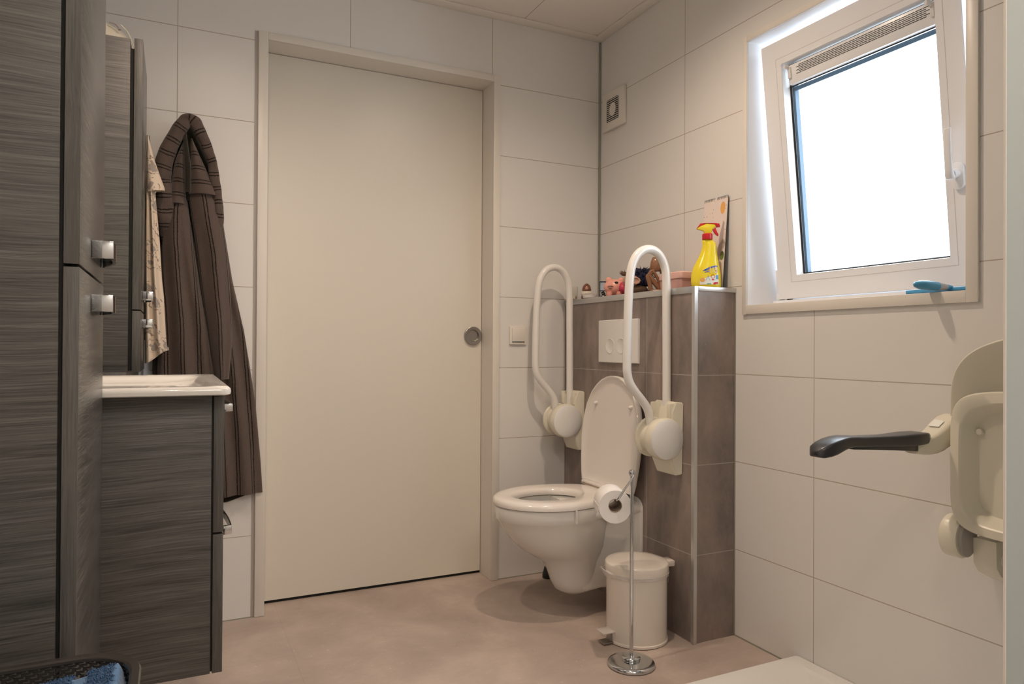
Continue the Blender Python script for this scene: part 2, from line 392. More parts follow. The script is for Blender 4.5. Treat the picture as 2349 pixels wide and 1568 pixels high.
# coving strips, ceiling joint, corner profile, skirting seal
struct('trim_1', B(WX, -0.0005, -0.048, -0.0005, 2.370, CEIL-0.0005, bev=0.001), M['ceil'])
struct('trim_2', B(-0.048, -0.0005, BY, -0.0485, 2.370, CEIL-0.0005, bev=0.001), M['ceil'])
bm = NB()
for x in (-0.41, -1.01, -1.61): box(bm, x-0.0012, x+0.0012, BY, -0.048, CEIL-0.0006, CEIL+0.001)
struct('trim_3', bm, M['greyprint'])
bm = NB(); box(bm, -0.009, -0.0005, -0.009, -0.0005, 1.19, 2.369, bev=0.002)
struct('trim_4', bm, M['grey_profile'])
bm = NB(); box(bm, -0.501, -0.1815, -0.003, -0.0004, 0.0002, 0.003); box(bm, WX, -1.474, -0.003, -0.0004, 0.0002, 0.003)
box(bm, -0.003, -0.0004, -1.10, -0.866, 0.0002, 0.004); box(bm, -0.0045, -0.0004, -0.8635, -0.8615, 0.004, 1.174)
struct('trim_5', bm, M['grey_profile'])

# cistern boxing
bm = NB(); box(bm, -0.178, -0.0003, -0.861, -0.0003, 0.0003, 1.186)
for f in bm.faces:
    c = f.calc_center_median(); f.material_index = 1 if c.y < -0.86 else 0
cb = struct('wall_cistern', bm, None, mats=[M['stone_w'], M['stone_s']])
bm = NB()
box(bm, -0.1815, -0.1655, -0.8645, -0.0005, 1.1675, 1.190, bev=0.001)
box(bm, -0.1655, -0.0005, -0.8645, -0.851, 1.1745, 1.190, bev=0.001)
obj('edge_profile', bm, M['alu'], cb)
bm = NB(); prism(bm, [(-0.1822, -0.8652), (-0.1685, -0.8652), (-0.1685, -0.8615), (-0.1785, -0.8615), (-0.1785, -0.851), (-0.1822, -0.851)], 0.0006, 1.1885, 0)
obj('corner_profile', bm, M['alu'], cb)

# ------------------------------------------------------------------ sliding door
d1 = bpy.data.objects.new('door_1', None); COL.objects.link(d1); d1['kind'] = 'structure'; d1['label'] = 'cream sliding door in a slim frame beside the toilet'
fr = NB()
for (x0, x1, z0, z1) in ((-1.472, -1.438, 0.001, 2.130), (-0.533, -0.503, 0.001, 2.130), (-1.438, -0.533, 2.103, 2.130)):
    box(fr, x0, x1, -0.009, -0.0003, z0, z1, bev=0.001)
box(fr, -0.533, -0.5135, 0, 0.128, 0.001, 2.1175); box(fr, -1.4615, -1.438, 0, 0.128, 0.001, 2.1175); box(fr, -1.438, -0.533, 0, 0.128, 2.103, 2.1175)
obj('door_frame', fr, M['frame_paint'], d1)
leaf = obj('door_leaf', B(-1.436, -0.535, 0.112, 0.150, 0.012, 2.101), M['door_paint'], d1)
obj('floor_guide', B(-1.436, -0.535, 0.118, 0.144, 0.001, 0.0115), M['gap'], d1)
bm = NB(); lathe(bm, [(0.0395, 0), (0.0395, 0.0015), (0.0375, 0.0025), (0.0255, 0.0018), (0.0245, -0.0002), (0.0235, -0.008), (0.001, -0.0085)], seg=40, mat=MYm(-0.576, 0.1115, 1.031), cap0=False)
# the recess is dished into a small boss so the leaf stays whole
bm2 = NB(); lathe(bm2, [(0.0395, 0), (0.0395, 0.0105), (0.0375, 0.0118), (0.026, 0.011), (0.0248, 0.009), (0.0235, 0.002), (0.001, 0.0015)], seg=40, mat=MYm(-0.576, 0.1119, 1.031), cap0=False)
bm.free(); obj('recessed_pull', bm2, M['steel'], leaf)
struct('casing_shadow_strip', B(-1.484, -1.4725, -0.0012, -0.0003, 0.001, 2.13), M['grey_plastic'])  # grey strip painting in the groove shadow beside the door casing

# ------------------------------------------------------------------ window
w1 = bpy.data.objects.new('window_1', None); COL.objects.link(w1); w1['kind'] = 'structure'; w1['label'] = 'white tilt window standing ajar above the shower seat'
bm = NB()
box(bm, -0.0002, 0.295, OY1, OY1+0.0115, OZ0-0.0115, OZ1+0.0115); box(bm, -0.0002, 0.295, OY0-0.0115, OY0, OZ0-0.0115, OZ1+0.0115)
box(bm, -0.0002, 0.295, OY0, OY1, OZ1, OZ1+0.0115); box(bm, -0.0002, 0.295, OY0, OY1, OZ0-0.0115, OZ0)
obj('reveal_lining', bm, M['upvc'], w1)
bm = NB()
box(bm, -0.009, -0.0004, OY1, OY1+0.018, OZ0-0.032, OZ1+0.02, bev=0.001); box(bm, -0.009, -0.0004, OY0-0.029, OY0, OZ0-0.030, OZ1+0.02, bev=0.001)
box(bm, -0.009, -0.0004, OY0, OY1, OZ0-0.030, OZ0, bev=0.001); box(bm, -0.009, -0.0004, OY0, OY1, OZ1, OZ1+0.02, bev=0.001)
obj('casing', bm, M['frame_paint'], w1)
bm = NB()
FX0, FX1 = 0.178, 0.24
for (y0, y1, z0, z1) in ((OY1-0.032, OY1, OZ0, OZ1), (OY0, OY0+0.032, OZ0, OZ1), (OY0, OY1, OZ0, OZ0+0.035), (OY0, OY1, OZ1-0.032, OZ1)):
    box(bm, FX0, FX1, y0, y1, z0, z1, bev=0.003)
box(bm, 0.113, 0.185, OY0+0.0005, OY1-0.0005, OZ0, OZ0+0.0185, bev=0.002)
obj('fixed_frame', bm, M['upvc'], w1)
SM = Matrix(((0.99464, 0, -0.10339, 0.112), (0, 1, 0, 0), (0.10339, 0, 0.99464, 1.149), (0, 0, 0, 1)))
SY0, SY1, SW = -1.604, -0.948, 0.842
GY0, GY1, GZ0, GZ1 = -1.535, -1.028, 0.077, 0.762
def frame_ring(bm, outer, inner, x0, x1):
    (a0, a1, b0, b1), (c0, c1, d0, d1) = outer, inner
    R = lambda y0, y1, z0, z1, x: [(x, y0, z0), (x, y1, z0), (x, y1, z1), (x, y0, z1)]
    rings = [R(a0, a1, b0, b1, x1), R(a0, a1, b0, b1, x0), R(c0, c1, d0, d1, x0), R(c0+0.004, c1-0.004, d0+0.004, d1-0.004, x1)]
    vs = loft(bm, rings, False, False)
    for i in range(4):
        j = (i+1) % 4; bm.faces.new((vs[3][i], vs[3][j], vs[0][j], vs[0][i]))
bm = NB(); frame_ring(bm, (SY0, SY1, 0, SW), (GY0, GY1, GZ0, GZ1), 0, 0.062)
bmesh.ops.bevel(bm, geom=[e for e in bm.edges], offset=0.0015, segments=2, affect='EDGES')
bm.transform(SM); sash = obj('sash', bm, M['upvc'], w1)
# glazing bead line, gasket, glass, trickle vent and handle on the sash
bm = NB(); frame_ring(bm, (GY0-0.0225, GY1+0.0225, GZ0-0.0225, GZ1+0.0225), (GY0-0.0215, GY1+0.0215, GZ0-0.0215, GZ1+0.0215), -0.0003, 0.001); bm.transform(SM); obj('bead_line', bm, M['bead'], sash)
bm = NB(); frame_ring(bm, (GY0, GY1, GZ0, GZ1), (GY0+0.002, GY1-0.003, GZ0+0.002, GZ1-0.002), 0.030, 0.034); bm.transform(SM); obj('gasket', bm, M['black'], sash)
bm = NB(); frame_ring(bm, (GY0, GY1, GZ0, GZ1), (GY0+0.006, GY1-0.013, GZ0+0.004, GZ1-0.006), 0.040, 0.052); bm.transform(SM); obj('spacer_bar', bm, M['gasket'], sash)
bm = NB(); box(bm, 0.0345, 0.0375, GY0+0.001, GY1-0.001, GZ0+0.001, GZ1-0.001); bm.transform(SM); obj('glass_pane', bm, M['glass'], sash)
VZ0, VZ1 = 0.690, 0.752
bm = NB(); box(bm, 0.012, 0.030, GY0+0.002, GY1-0.018, VZ0, VZ1, bev=0.001); bm.transform(SM); obj('blind_cassette', bm, M['upvc'], sash)
bm = NB(); box(bm, 0.029, 0.034, GY0+0.001, GY1-0.001, VZ0-0.0025, VZ0+0.0005); box(bm, 0.024, 0.031, GY0+0.001, GY1-0.001, VZ1+0.0005, VZ1+0.0035); bm.transform(SM); obj('cassette_seal', bm, M['black'], sash)
bm = NB(); box(bm, 0.0392, 0.050, GY0+0.007, GY1-0.014, VZ0-0.016, VZ0-0.002); bm.transform(SM); obj('top_spacer', bm, M['gasket'], sash)
bm = NB()
n = 21
for r_ in range(6):
    for k in range(n):
        y = GY1-0.048-(GY1-GY0-0.075)*(k+0.5*(r_ % 2))/n
        box(bm, 0.0113, 0.0125, y-0.0185, y, VZ0+0.027+r_*0.0050, VZ0+0.0288+r_*0.0050)
bm.transform(SM); obj('vent_slots', bm, M['black'], sash)
for y in (GY1-0.022, GY0+0.012):
    bm = NB(); tube(bm, [(0.012, y, VZ1-0.012), (0.002, y+0.002, VZ1-0.004), (-0.006, y+0.006, VZ1-0.004)], [0.006, 0.006, 0.007], 10)
    box(bm, 0.006, 0.012, y-0.007, y+0.004, VZ0+0.020, VZ1-0.006, bev=0.001); bm.transform(SM); obj('blind_clip', bm, M['white'], sash)
bm = NB(); HYc = -1.573
prism(bm, rrect(0.0165, 0.035, 0.0164, 8, HYc, 0.284), 0, 0.011, 0.002, mat=Matrix(((0, 0, -1, 0), (1, 0, 0, 0), (0, 1, 0, 0), (0, 0, 0, 1))))
tube(bm, [(0, HYc, 0.291), (-0.018, HYc, 0.290), (-0.032, HYc, 0.288)], [0.0115, 0.0115, 0.0105], 20)
hs = []
for (x, z, hw, ht) in ((-0.030, 0.274, 0.0085, 0.002), (-0.036, 0.276, 0.0105, 0.008), (-0.040, 0.284, 0.0105, 0.009), (-0.042, 0.300, 0.0095, 0.007), (-0.043, 0.335, 0.009, 0.0055), (-0.041, 0.375, 0.009, 0.005), (-0.038, 0.403, 0.009, 0.0045), (-0.0375, 0.405, 0.008, 0.003)):
    hs.append([Vector((x+ht*math.sin(a)*(1 if abs(math.sin(a)) < .9 else 1), HYc+hw*math.copysign(abs(math.cos(a))**0.5, math.cos(a)), z)) for a in [2*PI*k/16 for k in range(16)]])
loft(bm, hs); bm.transform(SM); obj('handle', bm, M['upvc'], sash)
bm = NB(); box(bm, 0.004, 0.030, SY1, SY1+0.012, 0.006, 0.10, bev=0.002); box(bm, 0.002, 0.030, SY1, SY1+0.014, -0.002, 0.020, bev=0.003); bm.transform(SM); obj('hinge_cover', bm, M['upvc'], sash)

# ------------------------------------------------------------------ extractor fan
bm = NB(); t = thing('extractor_fan', 'square white extractor fan grille high on the wall by the corner', 'extractor fan', (0, -0.127, 2.028))
prism(bm, rrect(0.083, 0.083, 0.006), 0.0005, 0.017, 0.003, mat=MXm(0, 0, 0)); obj('cover', bm, M['frame_paint'], t)
bm = NB(); prism(bm, rrect(0.046, 0.049, 0.004), 0.0171, 0.0175, 0, mat=MXm(0, 0, 0)); obj('opening', bm, M['black'], t)
for k in range(11):
    z = -0.044+k*0.0088; bm = NB(); box(bm, -0.0186, -0.0177, -0.046, 0.046, z-0.0014, z+0.0014); obj('slat', bm, M['frame_paint'], t)
bm = NB(); prism(bm, ell(0.024, 0.030, 24), 0.01765, 0.0180, 0, mat=MXm(0, 0, 0)); obj('inner_cover', bm, M['frame_paint'], t)

# ------------------------------------------------------------------ light switch
t = thing('light_switch', 'cream square light switch on the wall right of the door', 'light switch', (-0.414, 0, 1.0335))
bm = NB(); prism(bm, rrect(0.040, 0.040, 0.003), 0.0003, 0.009, 0.0015, mat=MYm(0, 0, 0)); obj('plate', bm, M['frame_paint'], t)
bm = NB(); box(bm, -0.029, 0.030, -0.0134, -0.009, -0.027, 0.030, bev=0.0012); obj('rocker', bm, M['frame_paint'], t)
bm = NB(); box(bm, -0.029, 0.030, -0.0105, -0.009, -0.0305, -0.0275); obj('shadow_slot', bm, M['gap'], t)

# ------------------------------------------------------------------ ceiling downlights
for i, (x, y, p) in enumerate(SPOTS):
    lb = ['recessed downlight above the toilet', 'recessed downlight above the washbasin', 'recessed downlight behind the viewer on the shower side', 'recessed downlight behind the viewer on the cabinet side'][i]
    t = thing('ceiling_spotlight', lb, 'ceiling light', (x, y, CEIL), 0, 'recessed ceiling spotlights')
    bm = NB(); lathe(bm, [(0.042, -0.0005), (0.042, -0.004), (0.036, -0.006), (0.029, -0.004), (0.027, -0.0006)], seg=28, cap0=False, cap1=False); obj('ring', bm, M['steel'], t)
    bm = NB(); lathe(bm, [(0.026, -0.0006), (0.026, -0.0015)], seg=24)
    em = plain('lamp_lens', (1, 0.9, 0.8), 0.4) if i == 0 else em
    em.node_tree.nodes['Principled BSDF'].inputs['Emission Color'].default_value = (1, 0.85, 0.68, 1)
    em.node_tree.nodes['Principled BSDF'].inputs['Emission Strength'].default_value = 6
    obj('lens', bm, em, t)

t = thing('ceiling_fill_panel', 'unseen square fill panel added on the ceiling behind the viewer', 'ceiling light', (-1.10, -3.15, CEIL))  # out-of-view fixture made up to carry the fill light
bm = NB(); box(bm, -0.31, 0.31, -0.31, 0.31, -0.016, -0.0005, bev=0.003); obj('housing', bm, M['white'], t)
obj('diffuser', B(-0.29, 0.29, -0.29, 0.29, -0.0185, -0.0162), em, t)

# ------------------------------------------------------------------ flush plate
t = thing('flush_plate', 'white dual flush plate on the grey tiled boxing', 'flush plate', (-0.178, -0.422, 1.008))
bm = NB()
rings = []
for (k, hh) in ((0, 0.084), (1, 0.084)): pass
NSEG = 12; vs = []
for i in range(NSEG+1):
    u = -0.1335+0.267*i/NSEG; d = 0.009+0.010*(1-(u/0.1335)**2)
    vs.append([Vector((-0.0003, u, -0.084)), Vector((-d+0.002, u, -0.084)), Vector((-d, u, -0.082)), Vector((-d, u, 0.082)), Vector((-d+0.002, u, 0.084)), Vector((-0.0003, u, 0.084))])
loft(bm, vs); obj('plate', bm, M['white'], t)
for u, lb in ((0.037, None), (-0.037, None)):
    bm = NB(); lathe(bm, [(0.030, 0), (0.030, 0.0012), (0.0288, 0.0020), (0.0272, 0.0012), (0.001, 0.0016)], seg=36, mat=MXm(-0.0176, u, -0.018)); obj('button', bm, M['white'], t)

# ------------------------------------------------------------------ toilet (local: x away from boxing = +u)
TY = -0.42
t = thing('toilet', 'white wall-hung toilet with its seat down and lid raised', 'toilet', (-0.178, TY, 0))
def egg(cu, a_f, a_b, b, z, n=48, p=2.0):
    out = []
    for k in range(n):
        th = 2*PI*k/n; c, s = math.cos(th), math.sin(th)
        a = a_f if c > 0 else a_b
        x = cu + a*math.copysign(abs(c)**(2/p), c); y = b*math.copysign(abs(s)**(2/p), s)
        out.append(Vector((-x, y, z)))
    return out
bm = NB()
# outer bowl, from trap dome up to the rim then in and down the inside
R = [egg(0.20, 0.01, 0.01, 0.01, 0.066), egg(0.195, 0.055, 0.060, 0.045, 0.070), egg(0.19, 0.088, 0.075, 0.072, 0.088), egg(0.19, 0.104, 0.075, 0.086, 0.12), egg(0.19, 0.118, 0.08, 0.094, 0.16),
     egg(0.195, 0.135, 0.085, 0.102, 0.195), egg(0.21, 0.165, 0.11, 0.118, 0.222), egg(0.24, 0.178, 0.15, 0.138, 0.25), egg(0.265, 0.195, 0.18, 0.155, 0.29), egg(0.28, 0.215, 0.20, 0.168, 0.335), egg(0.29, 0.222, 0.20, 0.175, 0.365),
     egg(0.29, 0.226, 0.21, 0.178, 0.368), egg(0.29, 0.228, 0.22, 0.180, 0.408), egg(0.29, 0.224, 0.22, 0.177, 0.414),
     egg(0.31, 0.150, 0.135, 0.108, 0.412), egg(0.31, 0.148, 0.130, 0.108, 0.36), egg(0.30, 0.14, 0.12, 0.10, 0.30), egg(0.28, 0.10, 0.08, 0.07, 0.24), egg(0.27, 0.06, 0.05, 0.04, 0.20)]
loft(bm, R)
# trunk back to the wall: sections stepping from the bowl to the wide mounting face
def sec(x, hw, z0, z1, r, n=5):
    return [Vector((x, yy, zz)) for yy, zz in rrect(hw, (z1-z0)/2, r, n, 0, (z0+z1)/2)]
T = [sec(-0.235, 0.070, 0.085, 0.40, 0.03), sec(-0.19, 0.084, 0.080, 0.40, 0.03), sec(-0.13, 0.098, 0.090, 0.405, 0.035), sec(-0.07, 0.125, 0.092, 0.408, 0.04), sec(-0.03, 0.152, 0.090, 0.41, 0.045), sec(-0.008, 0.158, 0.088, 0.412, 0.045)]
loft(bm, T)
T = [sec(-0.25, 0.165, 0.368, 0.410, 0.02), sec(-0.10, 0.165, 0.368, 0.411, 0.02), sec(-0.008, 0.158, 0.366, 0.412, 0.02)]
loft(bm, T)
obj('bowl', bm, M['ceramic'], t, ang=50)
bm = NB(); loft(bm, [sec(-0.0078, 0.163, 0.080, 0.428, 0.045), sec(-0.0015, 0.163, 0.080, 0.428, 0.045)]); obj('mounting_pad', bm, M['tube'], t)
bm = NB(); loft(bm, [egg(0.28, 0.112, 0.09, 0.08, 0.262), egg(0.28, 0.112, 0.09, 0.08, 0.264)]); obj('water', bm, M['water'], t)
# seat ring, flaring into the hinge part
def seat_ring(sf, z, grow=0.0, n=64):
    out = []
    for k in range(n):
        th = 2*PI*k/n; c, s = math.cos(th), math.sin(th)
        if c > 0: x = 0.30+(0.222+grow)*c; y = (0.186+grow)*s
        else:
            q = -c; x = 0.30-(0.235+grow)*q; y = (0.186+grow)*math.copysign(abs(s)**(0.55 if True else 1), s)*(1-0.10*q)
        out.append(Vector((-x, y, z)))
    return out
def seat_hole(z, grow=0.0, n=64):
    return [Vector((-(0.315+(0.128+grow)*math.cos(2*PI*k/n)), (0.096+grow)*math.sin(2*PI*k/n), z)) for k in range(n)]
bm = NB()
rr = [seat_ring(1, 0.4165, -0.006), seat_ring(1, 0.4175, -0.001), seat_ring(1, 0.427, 0.0), seat_ring(1, 0.436, -0.004), seat_ring(1, 0.441, -0.012), seat_ring(1, 0.443, -0.028),
      seat_hole(0.442, 0.018), seat_hole(0.440, 0.008), seat_hole(0.434, 0.002), seat_hole(0.425, 0.0), seat_hole(0.4165, 0.002)]
vs = loft(bm, rr, False, False); n = 64
for i in range(n):
    j = (i+1) % n; bm.faces.new((vs[-1][i], vs[-1][j], vs[0][j], vs[0][i]))
seat = obj('seat', bm, M['seat'], t, ang=60)
# lid, raised, leaning towards the boxing
bm = NB()
LW = [(0.0, 0.168), (0.03, 0.176), (0.10, 0.188), (0.18, 0.195), (0.25, 0.190), (0.31, 0.173), (0.36, 0.143), (0.39, 0.112), (0.41, 0.080), (0.422, 0.045), (0.4265, 0.012)]
def lid_outline(sc, off):
    pts = []
    for h, wd in LW: pts.append((max(wd-off, 0.002), h if h < 0.39 else h-off*0.8))
    return [(x, h) for x, h in pts]+[(-x, h) for x, h in pts[::-1]]
def lid_pt(x, h, d):   # d: distance toward the room
    return Vector((-(0.052-0.036*h/0.43)-d*0.995, x, 0.447+h))
lo = lambda off, d: [lid_pt(x, h+(off if h < 0.001 else 0), d) for x, h in lid_outline(1, off)]
rings = [lo(0.004, -0.010), lo(0, -0.004), lo(0.0, 0.010), lo(0.002, 0.013), lo(0.006, 0.013), lo(0.009, 0.010), lo(0.020, 0.0045), lo(0.040, 0.002)]
loft(bm, rings)
lid = obj('lid', bm, M['seat'], t, ang=50)
for x in (0.115, -0.125):
    bm = NB(); p = lid_pt(x, 0.315, 0.001); tube(bm, [p, p+Vector((-0.012, 0, -0.002)), p+Vector((-0.015, 0, -0.003))], [0.0075, 0.0065, 0.003], 12); obj('buffer', bm, M['seat'], lid)
bm = NB(); box(bm, -0.088, -0.058, -0.135, 0.135, 0.438, 0.455, bev=0.005, seg=3); obj('hinge_bar', bm, M['seat'], t)
obj('hinge_slot', B(-0.0905, -0.0875, -0.12, 0.12, 0.4435, 0.4475), M['card'], t)
# small scratch-guard clip hanging from the seat edge
bm = NB(); tube(bm, [(-0.30, -0.184, 0.420), (-0.30, -0.187, 0.405), (-0.30, -0.186, 0.372)], [0.004, 0.005, 0.004], 10); obj('seat_clip', bm, M['bag'], t)

# ------------------------------------------------------------------ fold-up grab rails
def rail(y, label, dx=0.0):
    t = thing('folding_grab_rail', label, 'grab rail', (-0.178, y, 0), 0, 'folding grab rails either side of the toilet')
    bm = NB()
    # wall plate: tapered wedge
    prof = [(0.0005, 0.797), (0.0005, 0.552), (0.020, 0.548), (0.040, 0.60), (0.040, 0.76), (0.022, 0.800)]
    pr2 = [(-x, z) for x, z in prof]
    tt = bmesh.new(); a = [tt.verts.new((x, -0.073, z)) for x, z in pr2]; f = tt.faces.new(a)
    r = bmesh.ops.extrude_face_region(tt, geom=[f])
    for v in r['geom']:
        if isinstance(v, bmesh.types.BMVert): v.co.y = 0.066
    for v in tt.verts:
        if v.co.x < -0.015: v.co.y *= 0.80
        if v.co.z < 0.56: v.co.y *= 0.92
    bmesh.ops.bevel(tt, geom=tt.edges[:], offset=0.003, segments=2, affect='EDGES')
    merge(bm, tt); obj('wall_plate', bm, M['cream'], t)
    # side cheeks + round hinge housing, axis along y
    MR = Matrix(((1, 0, 0, -0.063-dx), (0, 0, -1, 0), (0, 1, 0, 0.675), (0, 0, 0, 1)))
    bm = NB()
    lathe(bm, [(0.058, -0.036), (0.066, -0.033), (0.069, -0.028), (0.069, -0.021), (0.066, -0.018), (0.055, -0.017), (0.055, 0.022), (0.066, 0.024), (0.070, 0.030), (0.071, 0.058), (0.068, 0.064), (0.001, 0.067)], seg=44, mat=MR)
    obj('hinge_housing', bm, M['cream'], t)
    bm = NB(); lathe(bm, [(0.067, 0.0640), (0.067, 0.0675), (0.060, 0.0710), (0.040, 0.0745), (0.001, 0.0760)], seg=36, mat=MR); obj('hinge_cap', bm, M['white'], t)
    for s in (-1, 1):
        bm = NB(); box(bm, -0.046, -0.016, s*0.046-0.008, s*0.046+0.008, 0.740, 0.794, bev=0.004); obj('cheek', bm, M['cream'], t)
    # bent tube
    path = [(-0.016, 0.73), (-0.016, 0.90), (-0.018, 1.10), (-0.019, 1.20), (-0.024, 1.255), (-0.042, 1.295), (-0.068, 1.317), (-0.098, 1.322), (-0.128, 1.312), (-0.152, 1.288), (-0.168, 1.248), (-0.176, 1.18), (-0.181, 1.06), (-0.183, 0.93), (-0.181, 0.895), (-0.172, 0.865), (-0.150, 0.835), (-0.122, 0.805), (-0.100, 0.778), (-0.088, 0.745), (-0.084, 0.700), (-0.084, 0.680)]
    bm = NB(); tube(bm, smooth_path([(x-dx, 0, z) for x, z in path], 5), 0.0148, 18); obj('tube', bm, M['tube'], t)
    return t
rail(-0.735, 'white fold-up grab rail nearest the corner edge of the grey boxing')
rail(-0.098, 'white fold-up grab rail on the far side, close to the door wall', 0.016)

# ------------------------------------------------------------------ wall cabinets
def handle(parent, x, y0, y1, z0, z1, out=0.030, name='handle', bow=0.010):
    # chrome bow: a square foot at the near end, arched band to the far end
    bm = NB(); rings = []
    n = 12
    for i in range(n+1):
        s = i/n; y = y0+(y1-y0)*s
        o = out*(1-0.0) + 0 if s < 0.05 else out*(1-((s-0.3)/0.7)**2*0.9 if s > 0.3 else 1)
        th = 0.005
        rings.append([Vector((x+o-th, y, z0)), Vector((x+o, y, z0)), Vector((x+o, y, z1)), Vector((x+o-th, y, z1))])
    loft(bm, rings)
    box(bm, x+0.0003, x+out, y0-0.0005, y0+0.006, z0, z1, bev=0.001)
    box(bm, x+0.0003, x+out*0.12+0.004, y1-0.012, y1, z0, z1, bev=0.001)
    return obj(name, bm, M['chrome'], parent)
def tall_cabinet(y0, y1, xf, z0, z1, zsplit, th, label, hy, gapx=0.005):
    t = thing('tall_cabinet', label, 'bathroom cabinet', (0, 0, 0), 0, 'dark wood-look tall cabinets')
    obj('body', B(WX+0.001, xf-th-gapx, y0, y1, z0, z1-0.004, bev=0.0008), M['wood'], t)
    obj('rebate', B(xf-th-gapx+0.0003, xf-th-0.0003, y0+0.006, y1-0.006, z0+0.004, z1-0.03), M['gap'], t)
    for nm, a, b in (('upper', zsplit+0.002, z1), ('lower', z0, zsplit-0.002)):
        bm = NB(); box(bm, xf-th, xf, y0, y1, a, b, bev=0.001)
        for f in bm.faces:
            c = f.calc_center_median(); f.material_index = 1 if (c.y < y0+0.002 or c.y > y1-0.002) else 0
        d = obj('door', bm, None, t, mats=[M['wood_front'], M['edge']])
        if nm == 'upper': handle(d, xf, hy[0], hy[1], 1.119, 1.146)
        else: handle(d, xf, hy[0], hy[1], 1.036, 1.062)
    return t
tall_cabinet(-1.585, -1.235, -1.855, 0.35, 2.10, 1.092, 0.019, 'tall dark wood-look cabinet filling the left edge of the view', (-1.44, -1.28))
tall_cabinet(-0.385, -0.065, -1.829, 0.905, 1.878, 1.085, 0.022, 'dark wood-look cabinet behind the washbasin, beside the hanging clothes', (-0.30, -0.17), 0.010)

# vanity unit + basin
VY0, VY1, VXF = -1.19, -0.62, -1.648
t = thing('vanity_unit', 'dark wood-look floating vanity unit with two drawers', 'vanity unit', (0, 0, 0))
obj('body', B(WX+0.001, VXF-0.0225, VY0, VY1, 0.335, 0.885, bev=0.0008), M['wood'], t)
obj('rebate', B(VXF-0.0222, VXF-0.0193, VY0+0.004, VY1-0.004, 0.338, 0.884), M['gap'], t)
for (a, b, hz) in ((0.613, 0.882, 0.851), (0.335, 0.609, 0.607)):
    bm = NB(); box(bm, VXF-0.019, VXF, VY0, VY1, a, b, bev=0.001)
    for f in bm.faces:
        c = f.calc_center_median(); f.material_index = 1 if (c.y < VY0+0.002 or c.y > VY1-0.002) else 0
    dr = obj('drawer', bm, None, t, mats=[M['wood_front'], M['edge']])
    bm = NB()
    hz0, hz1 = (0.855, 0.873) if a > 0.5 else (0.605, 0.6225)
    hz0 -= 0.003 if a > 0.5 else 0.0; hz1 -= 0.006 if a > 0.5 else 0.0
    y0, y1 = VY0+0.005, VY0+0.235
    box(bm, VXF+0.0003, VXF+0.0165, y0, y0+0.010, hz0, hz1, bev=0.001)
    rings = []
    for i in range(17):
        s = i/16; y = y0+0.008+(y1-y0-0.008)*s; o = 0.0160*(1-s**2.2)+0.0005
        rings.append([Vector((VXF+o-0.0025, y, hz0+0.002)), Vector((VXF+o, y, hz0+0.002)), Vector((VXF+o, y, hz1-0.001)), Vector((VXF+o-0.0025, y, hz1-0.001))])
    loft(bm, rings); obj('bow_handle', bm, M['chrome'], dr)
t = thing('washbasin', 'white ceramic washbasin top resting on the vanity unit', 'washbasin', (0, 0, 0))
bm = NB()
def rr3(x0, x1, y0, y1, r, z, n=6): return [Vector((x, y, z)) for x, y in rrect((x1-x0)/2, (y1-y0)/2, r, n, (x0+x1)/2, (y0+y1)/2)]
X0, X1, Y0, Y1 = WX+0.002, -1.637, -1.235, -0.600
rings = [rr3(X0, X1-0.006, Y0+0.006, Y1-0.006, 0.012, 0.887), rr3(X0, X1-0.001, Y0+0.001, Y1-0.001, 0.02, 0.889), rr3(X0, X1, Y0, Y1, 0.022, 0.894), rr3(X0, X1-0.001, Y0+0.001, Y1-0.001, 0.022, 0.900), rr3(X0, X1-0.006, Y0+0.006, Y1-0.006, 0.020, 0.9045),
         rr3(X0+0.03, X1-0.045, Y0+0.035, Y1-0.12, 0.03, 0.9045), rr3(X0+0.032, X1-0.050, Y0+0.038, Y1-0.124, 0.03, 0.901), rr3(X0+0.04, X1-0.062, Y0+0.05, Y1-0.135, 0.04, 0.894), rr3(X0+0.07, X1-0.09, Y0+0.10, Y1-0.17, 0.05, 0.8885)]
loft(bm, rings); obj('basin', bm, M['ceramic'], t, ang=40)
bm = NB(); lathe(bm, [(0.02, 0.8888), (0.02, 0.890), (0.016, 0.891)], -1.90, -0.95, 0, 20); obj('drain', bm, M['chrome'], t)

# rounded white object lying on top of the far cabinet
t = thing('white_wash_bag', 'rounded cream bag lying on top of the cabinet behind the washbasin', 'bag', (-1.955, -0.20, 1.8745))
bm = NB()
rings = []
for i in range(13):
    a = PI/2*i/12; rings.append([Vector((0.10*math.cos(a)**0.8*math.cos(q) if a < PI/2-0.01 else 0.001*math.cos(q), 0.075*max(math.cos(a), 0.01)**0.8*math.sin(q), 0.102*math.sin(a)*(1+0.04*math.sin(3*q)))) for q in [2*PI*k/28 for k in range(28)]])
loft(bm, rings); obj('body', bm, M['ivory'], t, ang=60)
bm = NB(); tube(bm, smooth_path([(0.030, -0.062, 0.086), (0.045, -0.060, 0.085), (0.055, -0.060, 0.076), (0.058, -0.062, 0.068)], 6), [0.0022+0.002*i/18 for i in range(19)], 8); obj('pull_tab', bm, M['greyprint'], t)
bm = NB(); tube(bm, smooth_path([(0.060, -0.052, 0.088), (0.080, -0.045, 0.068), (0.100, -0.03, 0.022)], 6), 0.0022, 6); obj('piping', bm, M['cream'], t)

